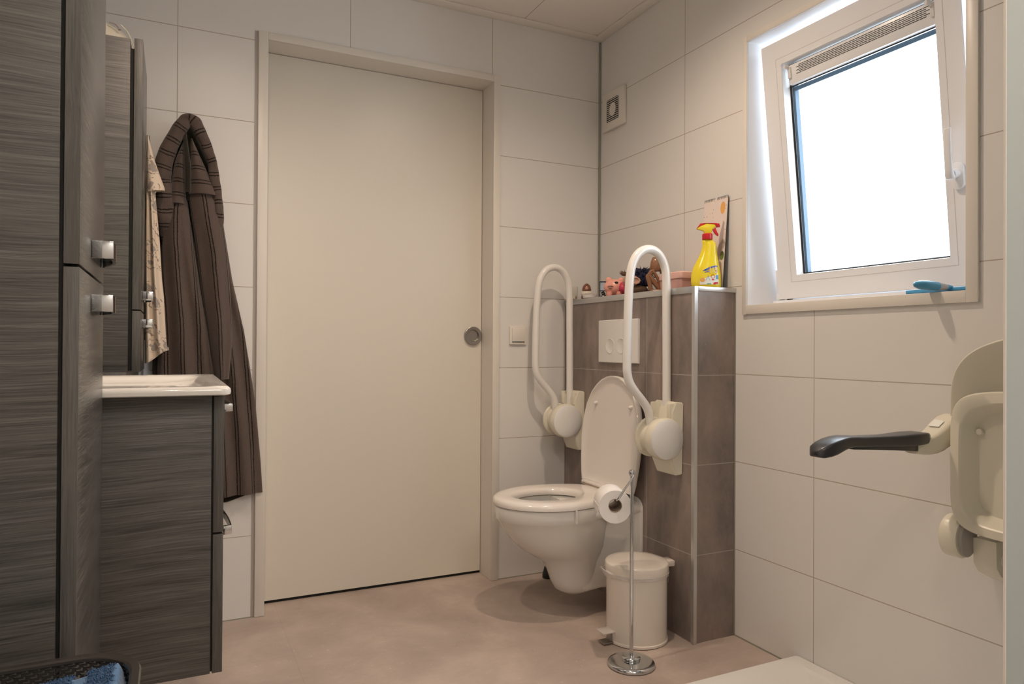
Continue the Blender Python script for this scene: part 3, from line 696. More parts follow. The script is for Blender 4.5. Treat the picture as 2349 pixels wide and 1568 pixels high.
# ------------------------------------------------------------------ hanging clothes
def drape(bm, L, Rr, z0, z1, y0, bulge, folds=3, amp=0.010, rows=60, cols=48, seed=0, thick=0.006, pw=0.55, ush=0.0, kmin=0.55):
    # L,Rr tables (z,x); y0 back distance from wall (negative y); front bulges toward -y
    uvl = bm.loops.layers.uv.active or bm.loops.layers.uv.new('UVMap')
    fr, bk = [], []
    for i in range(rows+1):
        z = z1+(z0-z1)*i/rows; k = i/rows
        xl, xr = lerp_tab(L, z), lerp_tab(Rr, z); row = []; rb = []
        for j in range(cols+1):
            s = j/cols; x = xl+(xr-xl)*s
            f = math.sin(PI*s)**pw*bulge*(kmin+(1-kmin)*k)
            f += amp*min(1, k*2.5)*math.sin(PI*s)**0.3*math.sin(2*PI*folds*s+seed+1.2*math.sin(k*3+seed))
            f += 0.004*noise.noise(Vector((x*18, z*7, seed)))
            row.append((Vector((x, y0-f, z)), x-ush, z)); rb.append((Vector((x, y0+thick*0.2, z)), x-ush, z))
        fr.append(row); bk.append(rb)
    V = [[bm.verts.new(p[0]) for p in r] for r in fr]; W = [[bm.verts.new(p[0]) for p in r] for r in bk]
    def quad(a, b, c, d, ia, ib, ic, idd):
        f = bm.faces.new((a, b, c, d))
        for l, q in zip(f.loops, (ia, ib, ic, idd)): l[uvl].uv = (q[1], q[2])
    wid = {}
    for i in range(rows+1):      # arc length based u so stripes follow folds
        acc = 0; xs = [0]
        for j in range(1, cols+1):
            acc += (fr[i][j][0]-fr[i][j-1][0]).length; xs.append(acc)
        base = fr[i][0][0].x*0.0
        for j in range(cols+1): fr[i][j] = (fr[i][j][0], xs[j]-xs[-1]*0.5+ush, fr[i][j][2])
    for i in range(rows):
        for j in range(cols):
            quad(V[i][j], V[i][j+1], V[i+1][j+1], V[i+1][j], fr[i][j], fr[i][j+1], fr[i+1][j+1], fr[i+1][j])
            quad(W[i][j+1], W[i][j], W[i+1][j], W[i+1][j+1], bk[i][j+1], bk[i][j], bk[i+1][j], bk[i+1][j+1])
    for i in range(rows):
        quad(W[i][0], V[i][0], V[i+1][0], W[i+1][0], bk[i][0], fr[i][0], fr[i+1][0], bk[i+1][0])
        quad(V[i][cols], W[i][cols], W[i+1][cols], V[i+1][cols], fr[i][cols], bk[i][cols], bk[i+1][cols], fr[i+1][cols])
    for j in range(cols):
        quad(W[0][j], W[0][j+1], V[0][j+1], V[0][j], bk[0][j], bk[0][j+1], fr[0][j+1], fr[0][j])
        quad(V[rows][j], V[rows][j+1], W[rows][j+1], W[rows][j], fr[rows][j], fr[rows][j+1], bk[rows][j+1], bk[rows][j])
t = thing('bathrobe', 'brown hooded bathrobe with black stripe pairs hanging on the wall', 'bathrobe', (0, 0, 0))
zf = lambda tab: [(z, x) for x, z in tab]
AL = zf([(-1.751, 1.643), (-1.805, 1.497), (-1.808, 1.321), (-1.806, 1.028), (-1.806, 0.679), (-1.806, 0.462), (-1.73, 1.70)])
AR = zf([(-1.66, 1.70), (-1.600, 1.548), (-1.584, 1.398), (-1.555, 1.216), (-1.514, 1.033), (-1.475, 0.785), (-1.456, 0.583), (-1.447, 0.453)])
bm = NB(); drape(bm, AL, AR, 0.452, 1.70, -0.012, 0.036, 5, 0.013, seed=1.0); obj('robe_body', bm, M['robe_v'], t, ang=80)
BL = zf([(-1.735, 1.50), (-1.765, 1.45), (-1.781, 1.318), (-1.782, 1.115), (-1.79, 0.971), (-1.80, 0.50)]); BR = zf([(-1.705, 1.50), (-1.701, 1.463), (-1.682, 1.325), (-1.661, 1.178), (-1.635, 1.03), (-1.612, 0.83), (-1.60, 0.5)])
bm = NB(); drape(bm, BL, BR, 0.50, 1.475, -0.050, 0.036, 2.2, 0.010, seed=2.2, ush=0.012, kmin=0.85); obj('front_panel', bm, M['robe_v'], t, ang=80)
CL = zf([(-1.698, 1.55), (-1.699, 1.484), (-1.676, 1.324), (-1.654, 1.148), (-1.633, 1.001), (-1.611, 0.867)]); CR = zf([(-1.63, 1.55), (-1.600, 1.478), (-1.578, 1.33), (-1.562, 1.151), (-1.556, 1.001), (-1.566, 0.866)])
bm = NB(); drape(bm, CL, CR, 0.866, 1.52, -0.052, 0.042, 1.4, 0.007, seed=4.0, ush=0.005, kmin=0.85); obj('sleeve', bm, M['robe_v'], t, ang=80)
F1L = zf([(-1.721, 1.669), (-1.742, 1.615), (-1.752, 1.549), (-1.768, 1.462)]); F1R = zf([(-1.713, 1.67), (-1.712, 1.553), (-1.703, 1.458)])
bm = NB(); drape(bm, F1L, F1R, 1.462, 1.672, -0.056, 0.036, 0.5, 0.003, 24, 24, seed=0.3, kmin=0.7); obj('shoulder', bm, M['robe_h'], t, ang=80)
F2L = zf([(-1.697, 1.684), (-1.696, 1.58), (-1.701, 1.50)]); F2R = zf([(-1.688, 1.685), (-1.663, 1.63), (-1.638, 1.574), (-1.598, 1.50)])
bm = NB(); drape(bm, F2L, F2R, 1.500, 1.686, -0.058, 0.040, 0.6, 0.003, 24, 24, seed=1.3, kmin=0.7); obj('shoulder', bm, M['robe_h'], t, ang=80)
# hood: thick folded rim running up and over, dark hollow inside
arch = smooth_path([(-1.768, -0.045, 1.34), (-1.772, -0.060, 1.41), (-1.776, -0.072, 1.48), (-1.783, -0.078, 1.55), (-1.767, -0.088, 1.625), (-1.742, -0.095, 1.685), (-1.718, -0.098, 1.728), (-1.704, -0.098, 1.745), (-1.682, -0.098, 1.735), (-1.661, -0.095, 1.70), (-1.640, -0.088, 1.65), (-1.622, -0.080, 1.585), (-1.609, -0.074, 1.50), (-1.601, -0.068, 1.41), (-1.597, -0.060, 1.32), (-1.59, -0.05, 1.24)], 5)
bm = NB(); uvl = bm.loops.layers.uv.new('UVMap')
n = len(arch); rs = [min(1, 0.35+i/9)*0.033-0.011*min(1, i/(n*0.45)) if i < n*0.45 else 0.022-0.012*((i-n*0.45)/(n*0.55)) for i in range(n)]
tube(bm, arch, rs, 14, flat=1.25); acc = 0
bm.verts.index_update()
for v in bm.verts:
    c = arch[min(v.index//14, n-1)]; v.co.y = c.y+(v.co.y-c.y)*0.62
    v.co += Vector((0.005*noise.noise(v.co*22), 0.012*noise.noise(v.co*26), 0.004*noise.noise(v.co*40)))
bm.verts.ensure_lookup_table(); L_ = [0]
for a, b_ in zip(arch[:-1], arch[1:]): acc += (b_-a).length; L_.append(acc)
bm.faces.ensure_lookup_table()
for f in bm.faces:
    for l in f.loops: l[uvl].uv = (0.02, L_[min(l.vert.index//14, n-1)])
bm.verts.index_update()
for f in bm.faces:
    for l in f.loops: l[uvl].uv = (0.02, L_[min(l.vert.index//14, n-1)]*1.0)
hood = obj('hood', bm, M['robe_h'], t, ang=80)
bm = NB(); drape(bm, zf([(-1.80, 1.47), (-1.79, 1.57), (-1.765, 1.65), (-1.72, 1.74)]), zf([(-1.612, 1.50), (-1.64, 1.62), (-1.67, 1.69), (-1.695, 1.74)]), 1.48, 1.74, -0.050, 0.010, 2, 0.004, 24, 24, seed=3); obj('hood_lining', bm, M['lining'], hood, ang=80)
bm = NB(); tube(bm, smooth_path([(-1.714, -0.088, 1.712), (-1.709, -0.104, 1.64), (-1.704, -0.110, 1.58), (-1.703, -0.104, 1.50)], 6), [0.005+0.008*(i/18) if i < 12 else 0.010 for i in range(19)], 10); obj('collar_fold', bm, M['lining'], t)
# hem shadow panel at the back (inside face of the robe, hanging slightly lower)
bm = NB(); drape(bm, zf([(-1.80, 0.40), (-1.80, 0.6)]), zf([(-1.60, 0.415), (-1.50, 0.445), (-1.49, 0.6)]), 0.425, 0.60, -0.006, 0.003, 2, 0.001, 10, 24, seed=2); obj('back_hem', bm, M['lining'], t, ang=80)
bm = NB(); tube(bm, [(-1.704, -0.0004, 1.72), (-1.704, -0.03, 1.718), (-1.704, -0.045, 1.728), (-1.704, -0.048, 1.745)], 0.005, 10)
tag(obj('wall_hook', bm, M['steel']), 'small metal hook holding the bathrobe to the wall', 'hook')

t = thing('printed_shirt', 'cream jersey top printed with grey animal shapes, hanging beside the bathrobe', 'shirt', (0, 0, 0))
SL = [(1.70, -1.827), (1.65, -1.8265), (0.90, -1.8265)]
SR = [(1.665, -1.820), (1.64, -1.818), (1.59, -1.806), (1.500, -1.786), (1.486, -1.800), (1.317, -1.785), (1.20, -1.778), (1.144, -1.772), (1.0, -1.764), (0.945, -1.755)]
bm = NB(); drape(bm, SL, SR, 0.945, 1.668, -0.112, 0.030, 1.8, 0.010, 70, 40, seed=0.6, pw=0.45)
for v in bm.verts:
    if v.co.z < 0.965: v.co.z -= 0.022*math.sin((v.co.x+1.87)*40)
obj('body', bm, M['shirt'], t, ang=80)
bm = NB(); drape(bm, [(1.66, -1.8265), (1.50, -1.8265)], [(1.66, -1.820), (1.59, -1.802), (1.500, -1.772)], 1.492, 1.655, -0.116, 0.032, 1, 0.003, 20, 20, seed=1.1, pw=0.5)
for v in bm.verts: v.co.z -= 0.012*max(0, (1.6-v.co.z)/0.1)*(1-min(1, (v.co.x+1.835)/0.06))
obj('sleeve', bm, M['shirt'], t, ang=80)
bm = NB(); tube(bm, [(-1.822, -0.0004, 1.655), (-1.822, -0.09, 1.655), (-1.822, -0.108, 1.67)], 0.004, 10)
tag(obj('wall_hook', bm, M['steel']), 'small metal hook holding the printed top to the wall', 'hook')
bm = NB(); drape(bm, [(0.6, -1.850), (1.0, -1.850)], [(0.6, -1.812), (1.0, -1.814)], 0.70, 1.00, -0.028, 0.010, 2, 0.003, 20, 16, seed=0.4)
tag(obj('small_towel', bm, M['pale_blue'], ang=80), 'pale blue cloth just showing under the printed top', 'towel')

# ------------------------------------------------------------------ shower seat, armrest
t = thing('shower_chair', 'cream wall-mounted shower seat folded up against the tiles', 'shower seat', (0, 0, 0))
def panel(yc, hy, z0, z1, x0, x1, r, taper=0.0, curve=0.0, rings=None):
    pass
def rr_yz(hy, z0, z1, r, x, yc, n=8, crown=0.0, N_=72):
    out = []; hz = (z1-z0)/2; p = max(2.4, min(9.0, 0.36/r))
    for k in range(N_):
        a = 2*PI*k/N_; c, q = math.cos(a), math.sin(a)
        y = hy*math.copysign(abs(c)**(2/p), c); z = (z0+z1)/2+hz*math.copysign(abs(q)**(2/p), q)
        if q > 0: z += crown*(1-(y/hy)**2)
        out.append(Vector((x, yc+y, z)))
    return out
YC = -1.885
# backrest (taller, behind)
bm = NB()
rg = [rr_yz(hy, 0.60, z1, 0.062, x, YC, crown=cr) for hy, z1, x, cr in ((0.220, 0.962, -0.030, 0.050), (0.226, 0.967, -0.045, 0.054), (0.226, 0.967, -0.090, 0.054), (0.223, 0.964, -0.094, 0.054), (0.219, 0.960, -0.092, 0.054), (0.196, 0.935, -0.064, 0.050))]
loft(bm, rg); obj('backrest', bm, M['cream'], t, ang=50)
# seat shell (folded up, underside to the room), hollow
bm = NB()
rg = [rr_yz(hy, z0, z1, rr_, x, YC, crown=0.010) for hy, z0, z1, rr_, x in ((0.185, 0.585, 0.874, 0.06, -0.097), (0.194, 0.575, 0.884, 0.06, -0.104), (0.196, 0.572, 0.886, 0.06, -0.137), (0.193, 0.575, 0.883, 0.06, -0.143), (0.174, 0.592, 0.862, 0.06, -0.144), (0.169, 0.597, 0.857, 0.058, -0.140), (0.160, 0.607, 0.847, 0.056, -0.112), (0.154, 0.612, 0.842, 0.054, -0.1045), (0.120, 0.64, 0.81, 0.05, -0.103))]
loft(bm, rg); obj('seat_shell', bm, M['cream'], t, ang=40)
bm = NB(); lathe(bm, [(0.007, 0), (0.007, 0.008), (0.004, 0.010)], seg=16, mat=MXm(-0.106, -1.738, 0.800)); obj('buffer', bm, M['cream'], t)
# hinge: round cover and bracket
MH = Matrix(((1, 0, 0, -0.112), (0, 0, -1, -1.704), (0, 1, 0, 0.556), (0, 0, 0, 1)))
bm = NB(); lathe(bm, [(0.038, -0.036), (0.044, -0.031), (0.044, 0.0), (0.040, 0.006)], seg=32, mat=MH, sx=1.0, sy=1.1); obj('hinge_body', bm, M['cream'], t)
bm = NB(); lathe(bm, [(0.036, 0.006), (0.036, 0.010), (0.032, 0.013), (0.001, 0.014)], seg=32, mat=MH, sx=0.9, sy=1.2); obj('hinge_cap', bm, M['grey_plastic'], t)
bm = NB(); prism(bm, [(0, 0.56), (-0.100, 0.558), (-0.098, 0.50), (-0.080, 0.478), (-0.03, 0.455), (-0.0005, 0.455)], 1.716, 1.768, 0.003, mat=Matrix(((1, 0, 0, -0.0005), (0, 0, -1, 0), (0, 1, 0, 0), (0, 0, 0, 1)))); obj('wall_bracket', bm, M['cream'], t)
bm = NB(); lathe(bm, [(0.015, 0), (0.015, 0.002), (0.013, 0.003)], seg=24, mat=Matrix(((1, 0, 0, -0.07), (0, 0, -1, -1.7680), (0, 1, 0, 0.515), (0, 0, 0, 1)))); obj('bracket_cap', bm, M['cream'], t)
# armrest: cream curved arm and dark grip
AYc = -1.655
bm = NB(); rings = []
for (x, z, hy, hz) in ((-0.025, 0.790, 0.026, 0.030), (-0.05, 0.798, 0.026, 0.031), (-0.075, 0.800, 0.026, 0.031), (-0.10, 0.796, 0.026, 0.030), (-0.12, 0.787, 0.026, 0.029), (-0.14, 0.776, 0.025, 0.027), (-0.16, 0.768, 0.024, 0.024), (-0.18, 0.764, 0.023, 0.021), (-0.20, 0.763, 0.022, 0.019), (-0.225, 0.763, 0.018, 0.016)):
    rings.append([Vector((x, AYc+yy, z+zz)) for yy, zz in rrect(hy, hz, 0.010, 4)])
loft(bm, rings); arm = obj('armrest', bm, M['cream'], t, ang=50)
bm = NB(); rings = []
for (x, z, hy, hz) in ((-0.183, 0.781, 0.008, 0.004), (-0.187, 0.781, 0.020, 0.011), (-0.20, 0.781, 0.025, 0.0125), (-0.24, 0.7805, 0.0285, 0.013), (-0.28, 0.780, 0.026, 0.012), (-0.32, 0.7805, 0.021, 0.011), (-0.40, 0.783, 0.020, 0.0105), (-0.43, 0.785, 0.021, 0.0105), (-0.45, 0.785, 0.022, 0.0115), (-0.468, 0.782, 0.024, 0.013), (-0.488, 0.777, 0.0255, 0.0145), (-0.508, 0.772, 0.025, 0.0135), (-0.524, 0.768, 0.021, 0.011), (-0.533, 0.7655, 0.013, 0.007), (-0.537, 0.765, 0.004, 0.003)):
    rings.append([Vector((x, AYc+yy, z+zz+(0.0015 if zz > 0 else 0))) for yy, zz in rrect(hy, hz, min(hy, hz)*0.55, 4)])
loft(bm, rings); obj('grip', bm, M['dark_grip'], arm, ang=60)
bm = NB(); rings = []
for (x, z0, z1, hy) in ((-0.200, 0.757, 0.774, 0.014), (-0.204, 0.752, 0.772, 0.016), (-0.30, 0.760, 0.771, 0.016), (-0.43, 0.769, 0.775, 0.014), (-0.44, 0.771, 0.775, 0.008)):
    rings.append([Vector((x, AYc+yy, (z0+z1)/2+zz)) for yy, zz in rrect(hy, (z1-z0)/2, 0.002, 3)])
loft(bm, rings); obj('grip_underside', bm, M['dark_grip'], arm)
bm = NB(); 
for (a, b_) in (((-0.118, 0.8195), (-0.140, 0.8075)),):
    vs = [bm.verts.new(v) for v in ((a[0]-0.004, AYc-0.010, a[1]-0.003), (a[0]-0.002, AYc+0.014, a[1]-0.001), (b_[0]-0.004, AYc+0.014, b_[1]-0.003), (b_[0]-0.002, AYc-0.010, b_[1]-0.003))]
    bm.faces.new(vs); ex = bmesh.ops.extrude_face_region(bm, geom=bm.faces[:]); [setattr(v, 'co', v.co+Vector((-0.0004, 0, 0.0006))) for v in ex['geom'] if isinstance(v, bmesh.types.BMVert)]
obj('sticker', bm, M['label_w'], arm)

# shower tray and screen
t = thing('shower_tray', 'white shower tray low on the floor under the shower seat', 'shower tray', (0, 0, 0))
bm = NB(); rings = [rr3(-0.95, -0.001, -2.125, -1.128, 0.012, 0.0006), rr3(-0.95, -0.001, -2.125, -1.128, 0.012, 0.036), rr3(-0.947, -0.003, -2.122, -1.131, 0.012, 0.039), rr3(-0.90, -0.045, -2.08, -1.175, 0.03, 0.039), rr3(-0.89, -0.052, -2.07, -1.185, 0.03, 0.032), rr3(-0.60, -0.40, -1.75, -1.55, 0.03, 0.022)]
loft(bm, rings); obj('tray', bm, M['white'], t)
bm = NB(); lathe(bm, [(0.05, 0.0235), (0.05, 0.026), (0.04, 0.028)], -0.5, -1.65, 0, 28); obj('drain_cover', bm, M['chrome'], t)
t = thing('shower_screen', 'pale grey-green shower partition cut off by the right edge of the view', 'shower screen', (0, 0, 0))
obj('panel', B(-0.7545, -0.001, -2.1515, -2.1485, 0.001, 2.368), M['screen'], t)
obj('edge_strip', B(-0.7562, -0.7547, -2.1515, -2.1485, 0.001, 2.368), M['frame_paint'], t)

# squeegee on the window sill
t = thing('squeegee', 'blue and grey hand squeegee lying on the window sill', 'squeegee', (0, 0, 0))
bm = NB(); rings = []
d = Vector((-0.110, 0.020, 0.005)).normalized(); c0 = Vector((0.047, -1.574, OZ0+0.0135))
sd = Vector((d.y, -d.x, 0)); upv = Vector((0, 0, 1))
hp = [(0.0, 0.007, 0.006), (0.018, 0.010, 0.008), (0.045, 0.013, 0.0115), (0.075, 0.015, 0.0125), (0.098, 0.013, 0.011), (0.112, 0.008, 0.007), (0.117, 0.002, 0.002)]
for s, a, b_ in hp: rings.append([c0+d*s+sd*a*math.cos(q)+upv*b_*math.sin(q) for q in [2*PI*k/18 for k in range(18)]])
loft(bm, rings)
for f in bm.faces:
    c = f.calc_center_median(); s = (c-c0).dot(d)
    f.material_index = 1 if s < 0.052 and s > 0.01 else 0
obj('handle', bm, None, t, mats=[M['turq'], M['grey_plastic']])
bm = NB(); box(bm, 0.040, 0.055, -1.640, -1.455, OZ0+0.004, OZ0+0.014, bev=0.002); obj('blade_holder', bm, M['turq'], t)
bm = NB(); box(bm, 0.036, 0.052, -1.640, -1.452, OZ0+0.0006, OZ0+0.0036); obj('blade', bm, M['black'], t)

# ------------------------------------------------------------------ pedal bin
t = thing('pedal_bin', 'small white pedal bin standing behind the toilet roll stand', 'bin', (-0.318, -0.735, 0))
BR_ = 0.104
bm = NB(); lathe(bm, [(BR_-0.003, 0.0005), (BR_+0.001, 0.003), (BR_+0.001, 0.010), (BR_-0.002, 0.012), (BR_-0.002, 0.233)], seg=56); obj('bucket', bm, M['bin'], t)
bm = NB(); lathe(bm, [(BR_+0.003, 0.2335), (BR_+0.003, 0.257), (BR_+0.001, 0.2605), (BR_-0.004, 0.263), (BR_-0.030, 0.2655), (0.03, 0.267), (0.001, 0.2672)], seg=56); obj('lid', bm, M['bin'], t)
bm = NB(); uo = random.Random(3)
rings = []
for (rr_, z) in ((BR_-0.001, 0.2325), (BR_+0.0045, 0.2305), (BR_+0.003, 0.221)):
    rg = []
    for k in range(80):
        a = 2*PI*k/80; dd = (a-math.radians(165)+PI) % (2*PI)-PI; puff = 0.022*math.exp(-(dd/0.30)**2)*(1 if z > 0.231 else 0.8 if z > 0.225 else 0.3)
        q = rr_+puff+0.0012*uo.random(); rg.append(Vector((q*math.cos(a), q*math.sin(a), z+0.004*uo.random()+(0.012*math.exp(-(dd/0.25)**2) if z > 0.229 else -0.006*math.exp(-(dd/0.25)**2)))))
    rings.append(rg)
loft(bm, rings, False, False); obj('bag_edge', bm, M['bag'], t, ang=60)
# pedal points to the left of the photograph, toward the room
pd = Vector((-0.93, 0.02, 0)).normalized(); pa = math.atan2(pd.y, pd.x)
MP = Matrix.Rotation(pa, 4, 'Z')
bm = NB(); box(bm, 0.088, 0.145, -0.024, 0.024, 0.040, 0.045, bev=0.0015); box(bm, 0.085, 0.104, -0.020, 0.020, 0.012, 0.041, bev=0.003)
bm.transform(MP); obj('pedal', bm, M['bin'], t)
bm = NB(); box(bm, 0.095, 0.140, -0.018, 0.018, 0.004, 0.010, bev=0.002); box(bm, 0.100, 0.112, -0.012, 0.012, 0.010, 0.040); bm.transform(MP); obj('pedal_foot', bm, M['steel'], t)
bm = NB(); q = Matrix.Rotation(math.radians(-8), 4, 'Z'); box(bm, 0.085, 0.134, -0.024, 0.024, 0.236, 0.256, bev=0.003); bm.transform(q); obj('lid_hinge', bm, M['bin'], t)
bm = NB(); tube(bm, smooth_path([(0.108, -0.027, 0.237), (0.113, -0.028, 0.21), (0.113, -0.024, 0.178)], 5), 0.0022, 8); obj('carry_wire', bm, M['steel'], t)

# ------------------------------------------------------------------ toilet roll stand and roll
HX, HY = -0.456, -0.900
t = thing('toilet_roll_stand', 'chrome toilet roll stand on a round foot in front of the bin', 'toilet roll holder', (HX, HY, 0))
bm = NB(); lathe(bm, [(0.070, 0.0005), (0.0735, 0.004), (0.0735, 0.009), (0.070, 0.013), (0.064, 0.0155), (0.058, 0.0165), (0.028, 0.020), (0.0275, 0.023), (0.0285, 0.026), (0.026, 0.030), (0.020, 0.0315), (0.009, 0.034), (0.001, 0.034)], seg=64); obj('foot', bm, M['chrome'], t, ang=45)
bm = NB(); tube(bm, [(0, 0, 0.033), (0, 0, 0.30), (0, 0, 0.585)], 0.0058, 18); obj('pole', bm, M['chrome'], t)
bm = NB(); lathe(bm, [(0.001, 0.583), (0.008, 0.585), (0.0105, 0.592), (0.0105, 0.597), (0.008, 0.603), (0.001, 0.606)], seg=20); obj('finial', bm, M['chrome'], t)
vl = Vector((-0.92, 0.39, 0)).normalized()      # sideways in front of the bin
ax = Vector((0.40, 0.917, 0)).normalized()      # roll axis pointing away
bm = NB(); p1 = Vector((0, 0, 0.583))-ax*0.011; 
pe = vl*0.048+Vector((0, 0, 0.511))-ax*0.004
tube(bm, smooth_path([Vector((0, 0, 0.590)), p1, (p1+pe)/2, pe, pe+ax*0.05, pe+ax*0.115], 5), 0.0036, 12); obj('arm', bm, M['chrome'], t)
rc = Vector((HX, HY, 0))+vl*0.052+Vector((0, 0, 0.4935))
RM = Matrix((vl.to_4d(), Vector((0, 0, 1, 0)), ax.to_4d(), (0, 0, 0, 1))).transposed()
RM = Matrix(((vl.x, 0, ax.x, rc.x), (vl.y, 0, ax.y, rc.y), (0, 1, 0, rc.z), (0, 0, 0, 1)))
t = thing('toilet_roll', 'white toilet paper roll hanging on the chrome stand', 'toilet roll', (0, 0, 0))
bm = NB(); prof = [(0.021, 0.002), (0.0215, 0.0005), (0.051, 0.0), (0.0522, 0.002), (0.0522, 0.098), (0.051, 0.1), (0.0215, 0.0995), (0.021, 0.098)]
tt = bmesh.new(); rings = [[Vector((r*math.cos(2*PI*k/48), (r*math.sin(2*PI*k/48)-(0.004 if r > 0.03 else 0)), z)) for k in range(48)] for r, z in prof]
vs = loft(tt, rings, False, False)
for i in range(48): j = (i+1) % 48; tt.faces.new((vs[-1][i], vs[-1][j], vs[0][j], vs[0][i]))
prism(tt, [(0.0515, 0.0), (0.0530, 0.0), (0.0538, -0.022), (0.0525, -0.022)], 0.002, 0.098)
merge(bm, tt, 0, RM); obj('paper', bm, M['paper'], t)
bm = NB(); tt = bmesh.new(); rings = [[Vector((r*math.cos(2*PI*k/32), r*math.sin(2*PI*k/32), z)) for k in range(32)] for r, z in ((0.0208, -0.0005), (0.0208, 0.1005), (0.0198, 0.1005), (0.0198, -0.0005))]
vs = loft(tt, rings, False, False)
for i in range(32): j = (i+1) % 32; tt.faces.new((vs[-1][i], vs[-1][j], vs[0][j], vs[0][i]))
merge(bm, tt, 0, RM); obj('core', bm, M['card'], t)

bm = NB(); lathe(bm, [(0.026, 0.0005), (0.026, 0.012), (0.018, 0.045), (0.014, 0.05)], -0.292, -0.066, 0, 24)
tag(obj('door_stop', bm, M['black']), 'small black rubber stop on the floor behind the toilet', 'door stop')

# ------------------------------------------------------------------ things on the boxing
ZT = 1.1903
FA = math.atan2(-1.87, -1.61)      # heading from the boxing toward the room, used to turn things to face out
def face_out(y): return math.atan2(-2.4, -1.6)+PI/2 if False else 0
# spray bottle: local frame x = right in view, y = away, z up
def view_rot(deg): return math.radians(deg)
t = thing('spray_bottle', 'yellow spray bottle with red trigger on the boxing end', 'spray bottle', (-0.088, -0.813, ZT), view_rot(-38)); t.scale = (1.13, 1.13, 1)
bm = NB()
prof = [(0.0, 0.040, 0.0), (0.0, 0.0435, 0.004), (-0.001, 0.0445, 0.020), (-0.001, 0.0440, 0.045), (0.000, 0.0400, 0.068), (0.003, 0.0330, 0.090), (0.006, 0.0270, 0.110), (0.008, 0.0225, 0.130), (0.009, 0.0205, 0.145), (0.008, 0.0195, 0.155), (0.004, 0.0175, 0.162), (0.003, 0.0135, 0.1665)]
loft(bm, [[Vector((cx+r*math.cos(2*PI*k/40), 0.62*r*math.sin(2*PI*k/40), z)) for k in range(40)] for cx, r, z in prof])
for v in bm.verts: v.co.x -= 0.0
bot = obj('bottle', bm, M['yellow'], t, ang=60)
bm = NB(); lathe(bm, [(0.0150, 0.1668), (0.0155, 0.168), (0.0155, 0.185), (0.014, 0.187)], 0.003, 0, 0, 32); obj('collar', bm, M['red'], t)
MYB = Matrix(((1, 0, 0, 0), (0, 0, 1, 0), (0, 1, 0, 0), (0, 0, 0, 1)))
bm = NB(); prism(bm, [(-0.006, 0.187), (0.014, 0.187), (0.017, 0.200), (0.026, 0.210), (0.027, 0.218), (0.000, 0.223), (-0.017, 0.216), (-0.026, 0.207), (-0.030, 0.204), (-0.018, 0.200), (-0.009, 0.196)], -0.0085, 0.0085, 0.003, mat=MYB); obj('trigger_head', bm, M['yellow'], t)
bm = NB(); prism(bm, [(-0.0285, 0.2065), (-0.018, 0.2225), (-0.006, 0.2235), (0.027, 0.2225), (0.038, 0.220), (0.040, 0.210), (0.029, 0.208), (0.027, 0.2165), (0.0, 0.2205), (-0.016, 0.213)], -0.0092, 0.0092, 0.002, mat=MYB); obj('head_cover', bm, M['red'], t)
bm = NB(); prism(bm, [(0.018, 0.200), (0.027, 0.208), (0.030, 0.196), (0.036, 0.182), (0.035, 0.178), (0.030, 0.180), (0.022, 0.190)], -0.006, 0.006, 0.002, mat=MYB); obj('trigger', bm, M['red'], t)
# label wrapped on the front of the bottle
def on_bottle(x, z, off=0.0006):
    import bisect
    for (c0_, r0, z0), (c1, r1, z1) in zip(prof[:-1], prof[1:]):
        if z <= z1:
            k = (z-z0)/(z1-z0) if z1 > z0 else 0; cx = c0_+(c1-c0_)*k; r = r0+(r1-r0)*k; break
    q = max(-0.98, min(0.98, (x-cx)/r)); return Vector((x, -0.62*r*math.sqrt(1-q*q)-off, z))
def patch(bm, f, nx=14, nz=10, mi=0, off=0.0006):
    V = [[bm.verts.new(on_bottle(*f(i/nx, j/nz), off)) for i in range(nx+1)] for j in range(nz+1)]
    for j in range(nz):
        for i in range(nx): fc = bm.faces.new((V[j][i], V[j][i+1], V[j+1][i+1], V[j+1][i])); fc.material_index = mi
def rectf(x0, x1, z0, z1, sl=0.0): return lambda u, v: (x0+(x1-x0)*u, z0+(z1-z0)*v+sl*u)
bm = NB()
patch(bm, rectf(-0.020, 0.036, 0.010, 0.026, 0.0), mi=0)
patch(bm, lambda u, v: (-0.022+0.056*u, 0.026+0.018*u*v), mi=0)
patch(bm, lambda u, v: (-0.008+0.040*u, 0.060+0.015*math.sin(u*PI/2)-(0.003+0.003*u)*(1-v)), mi=1, off=0.001)
patch(bm, rectf(-0.011, 0.006, 0.056, 0.0585, 0.003), mi=1, off=0.001); patch(bm, rectf(-0.006, 0.006, 0.051, 0.0535, 0.002), mi=1, off=0.001)
patch(bm, rectf(0.001, 0.013, 0.011, 0.0135), mi=3, off=0.001); patch(bm, rectf(0.020, 0.034, 0.0095, 0.016, 0.003), mi=2, off=0.001)
patch(bm, rectf(0.027, 0.034, 0.028, 0.042), mi=4, off=0.001)
patch(bm, lambda u, v: (-0.012+0.0075*math.sqrt(v)*math.cos(2*PI*u), 0.0255+0.0075*math.sqrt(v)*math.sin(2*PI*u)), nx=20, nz=4, mi=5, off=0.0012)
patch(bm, lambda u, v: (0.0185+(0.0045+0.0015*v)*math.cos(2*PI*u), 0.037+(0.0055+0.0015*v)*math.sin(2*PI*u)), nx=24, nz=1, mi=2, off=0.0012)
patch(bm, lambda u, v: (-0.002+0.012*u, 0.022+0.016*(1-abs(2*u-1))+0.003*v), nx=8, nz=1, mi=4, off=0.0012)
patch(bm, rectf(0.015, 0.0225, 0.0245, 0.028), mi=2, off=0.0012)
lab = obj('label', bm, None, bot, ang=60, mats=[M['label_w'], M['blue'], M['red'], M['green'], M['lblue'], M['orange']])
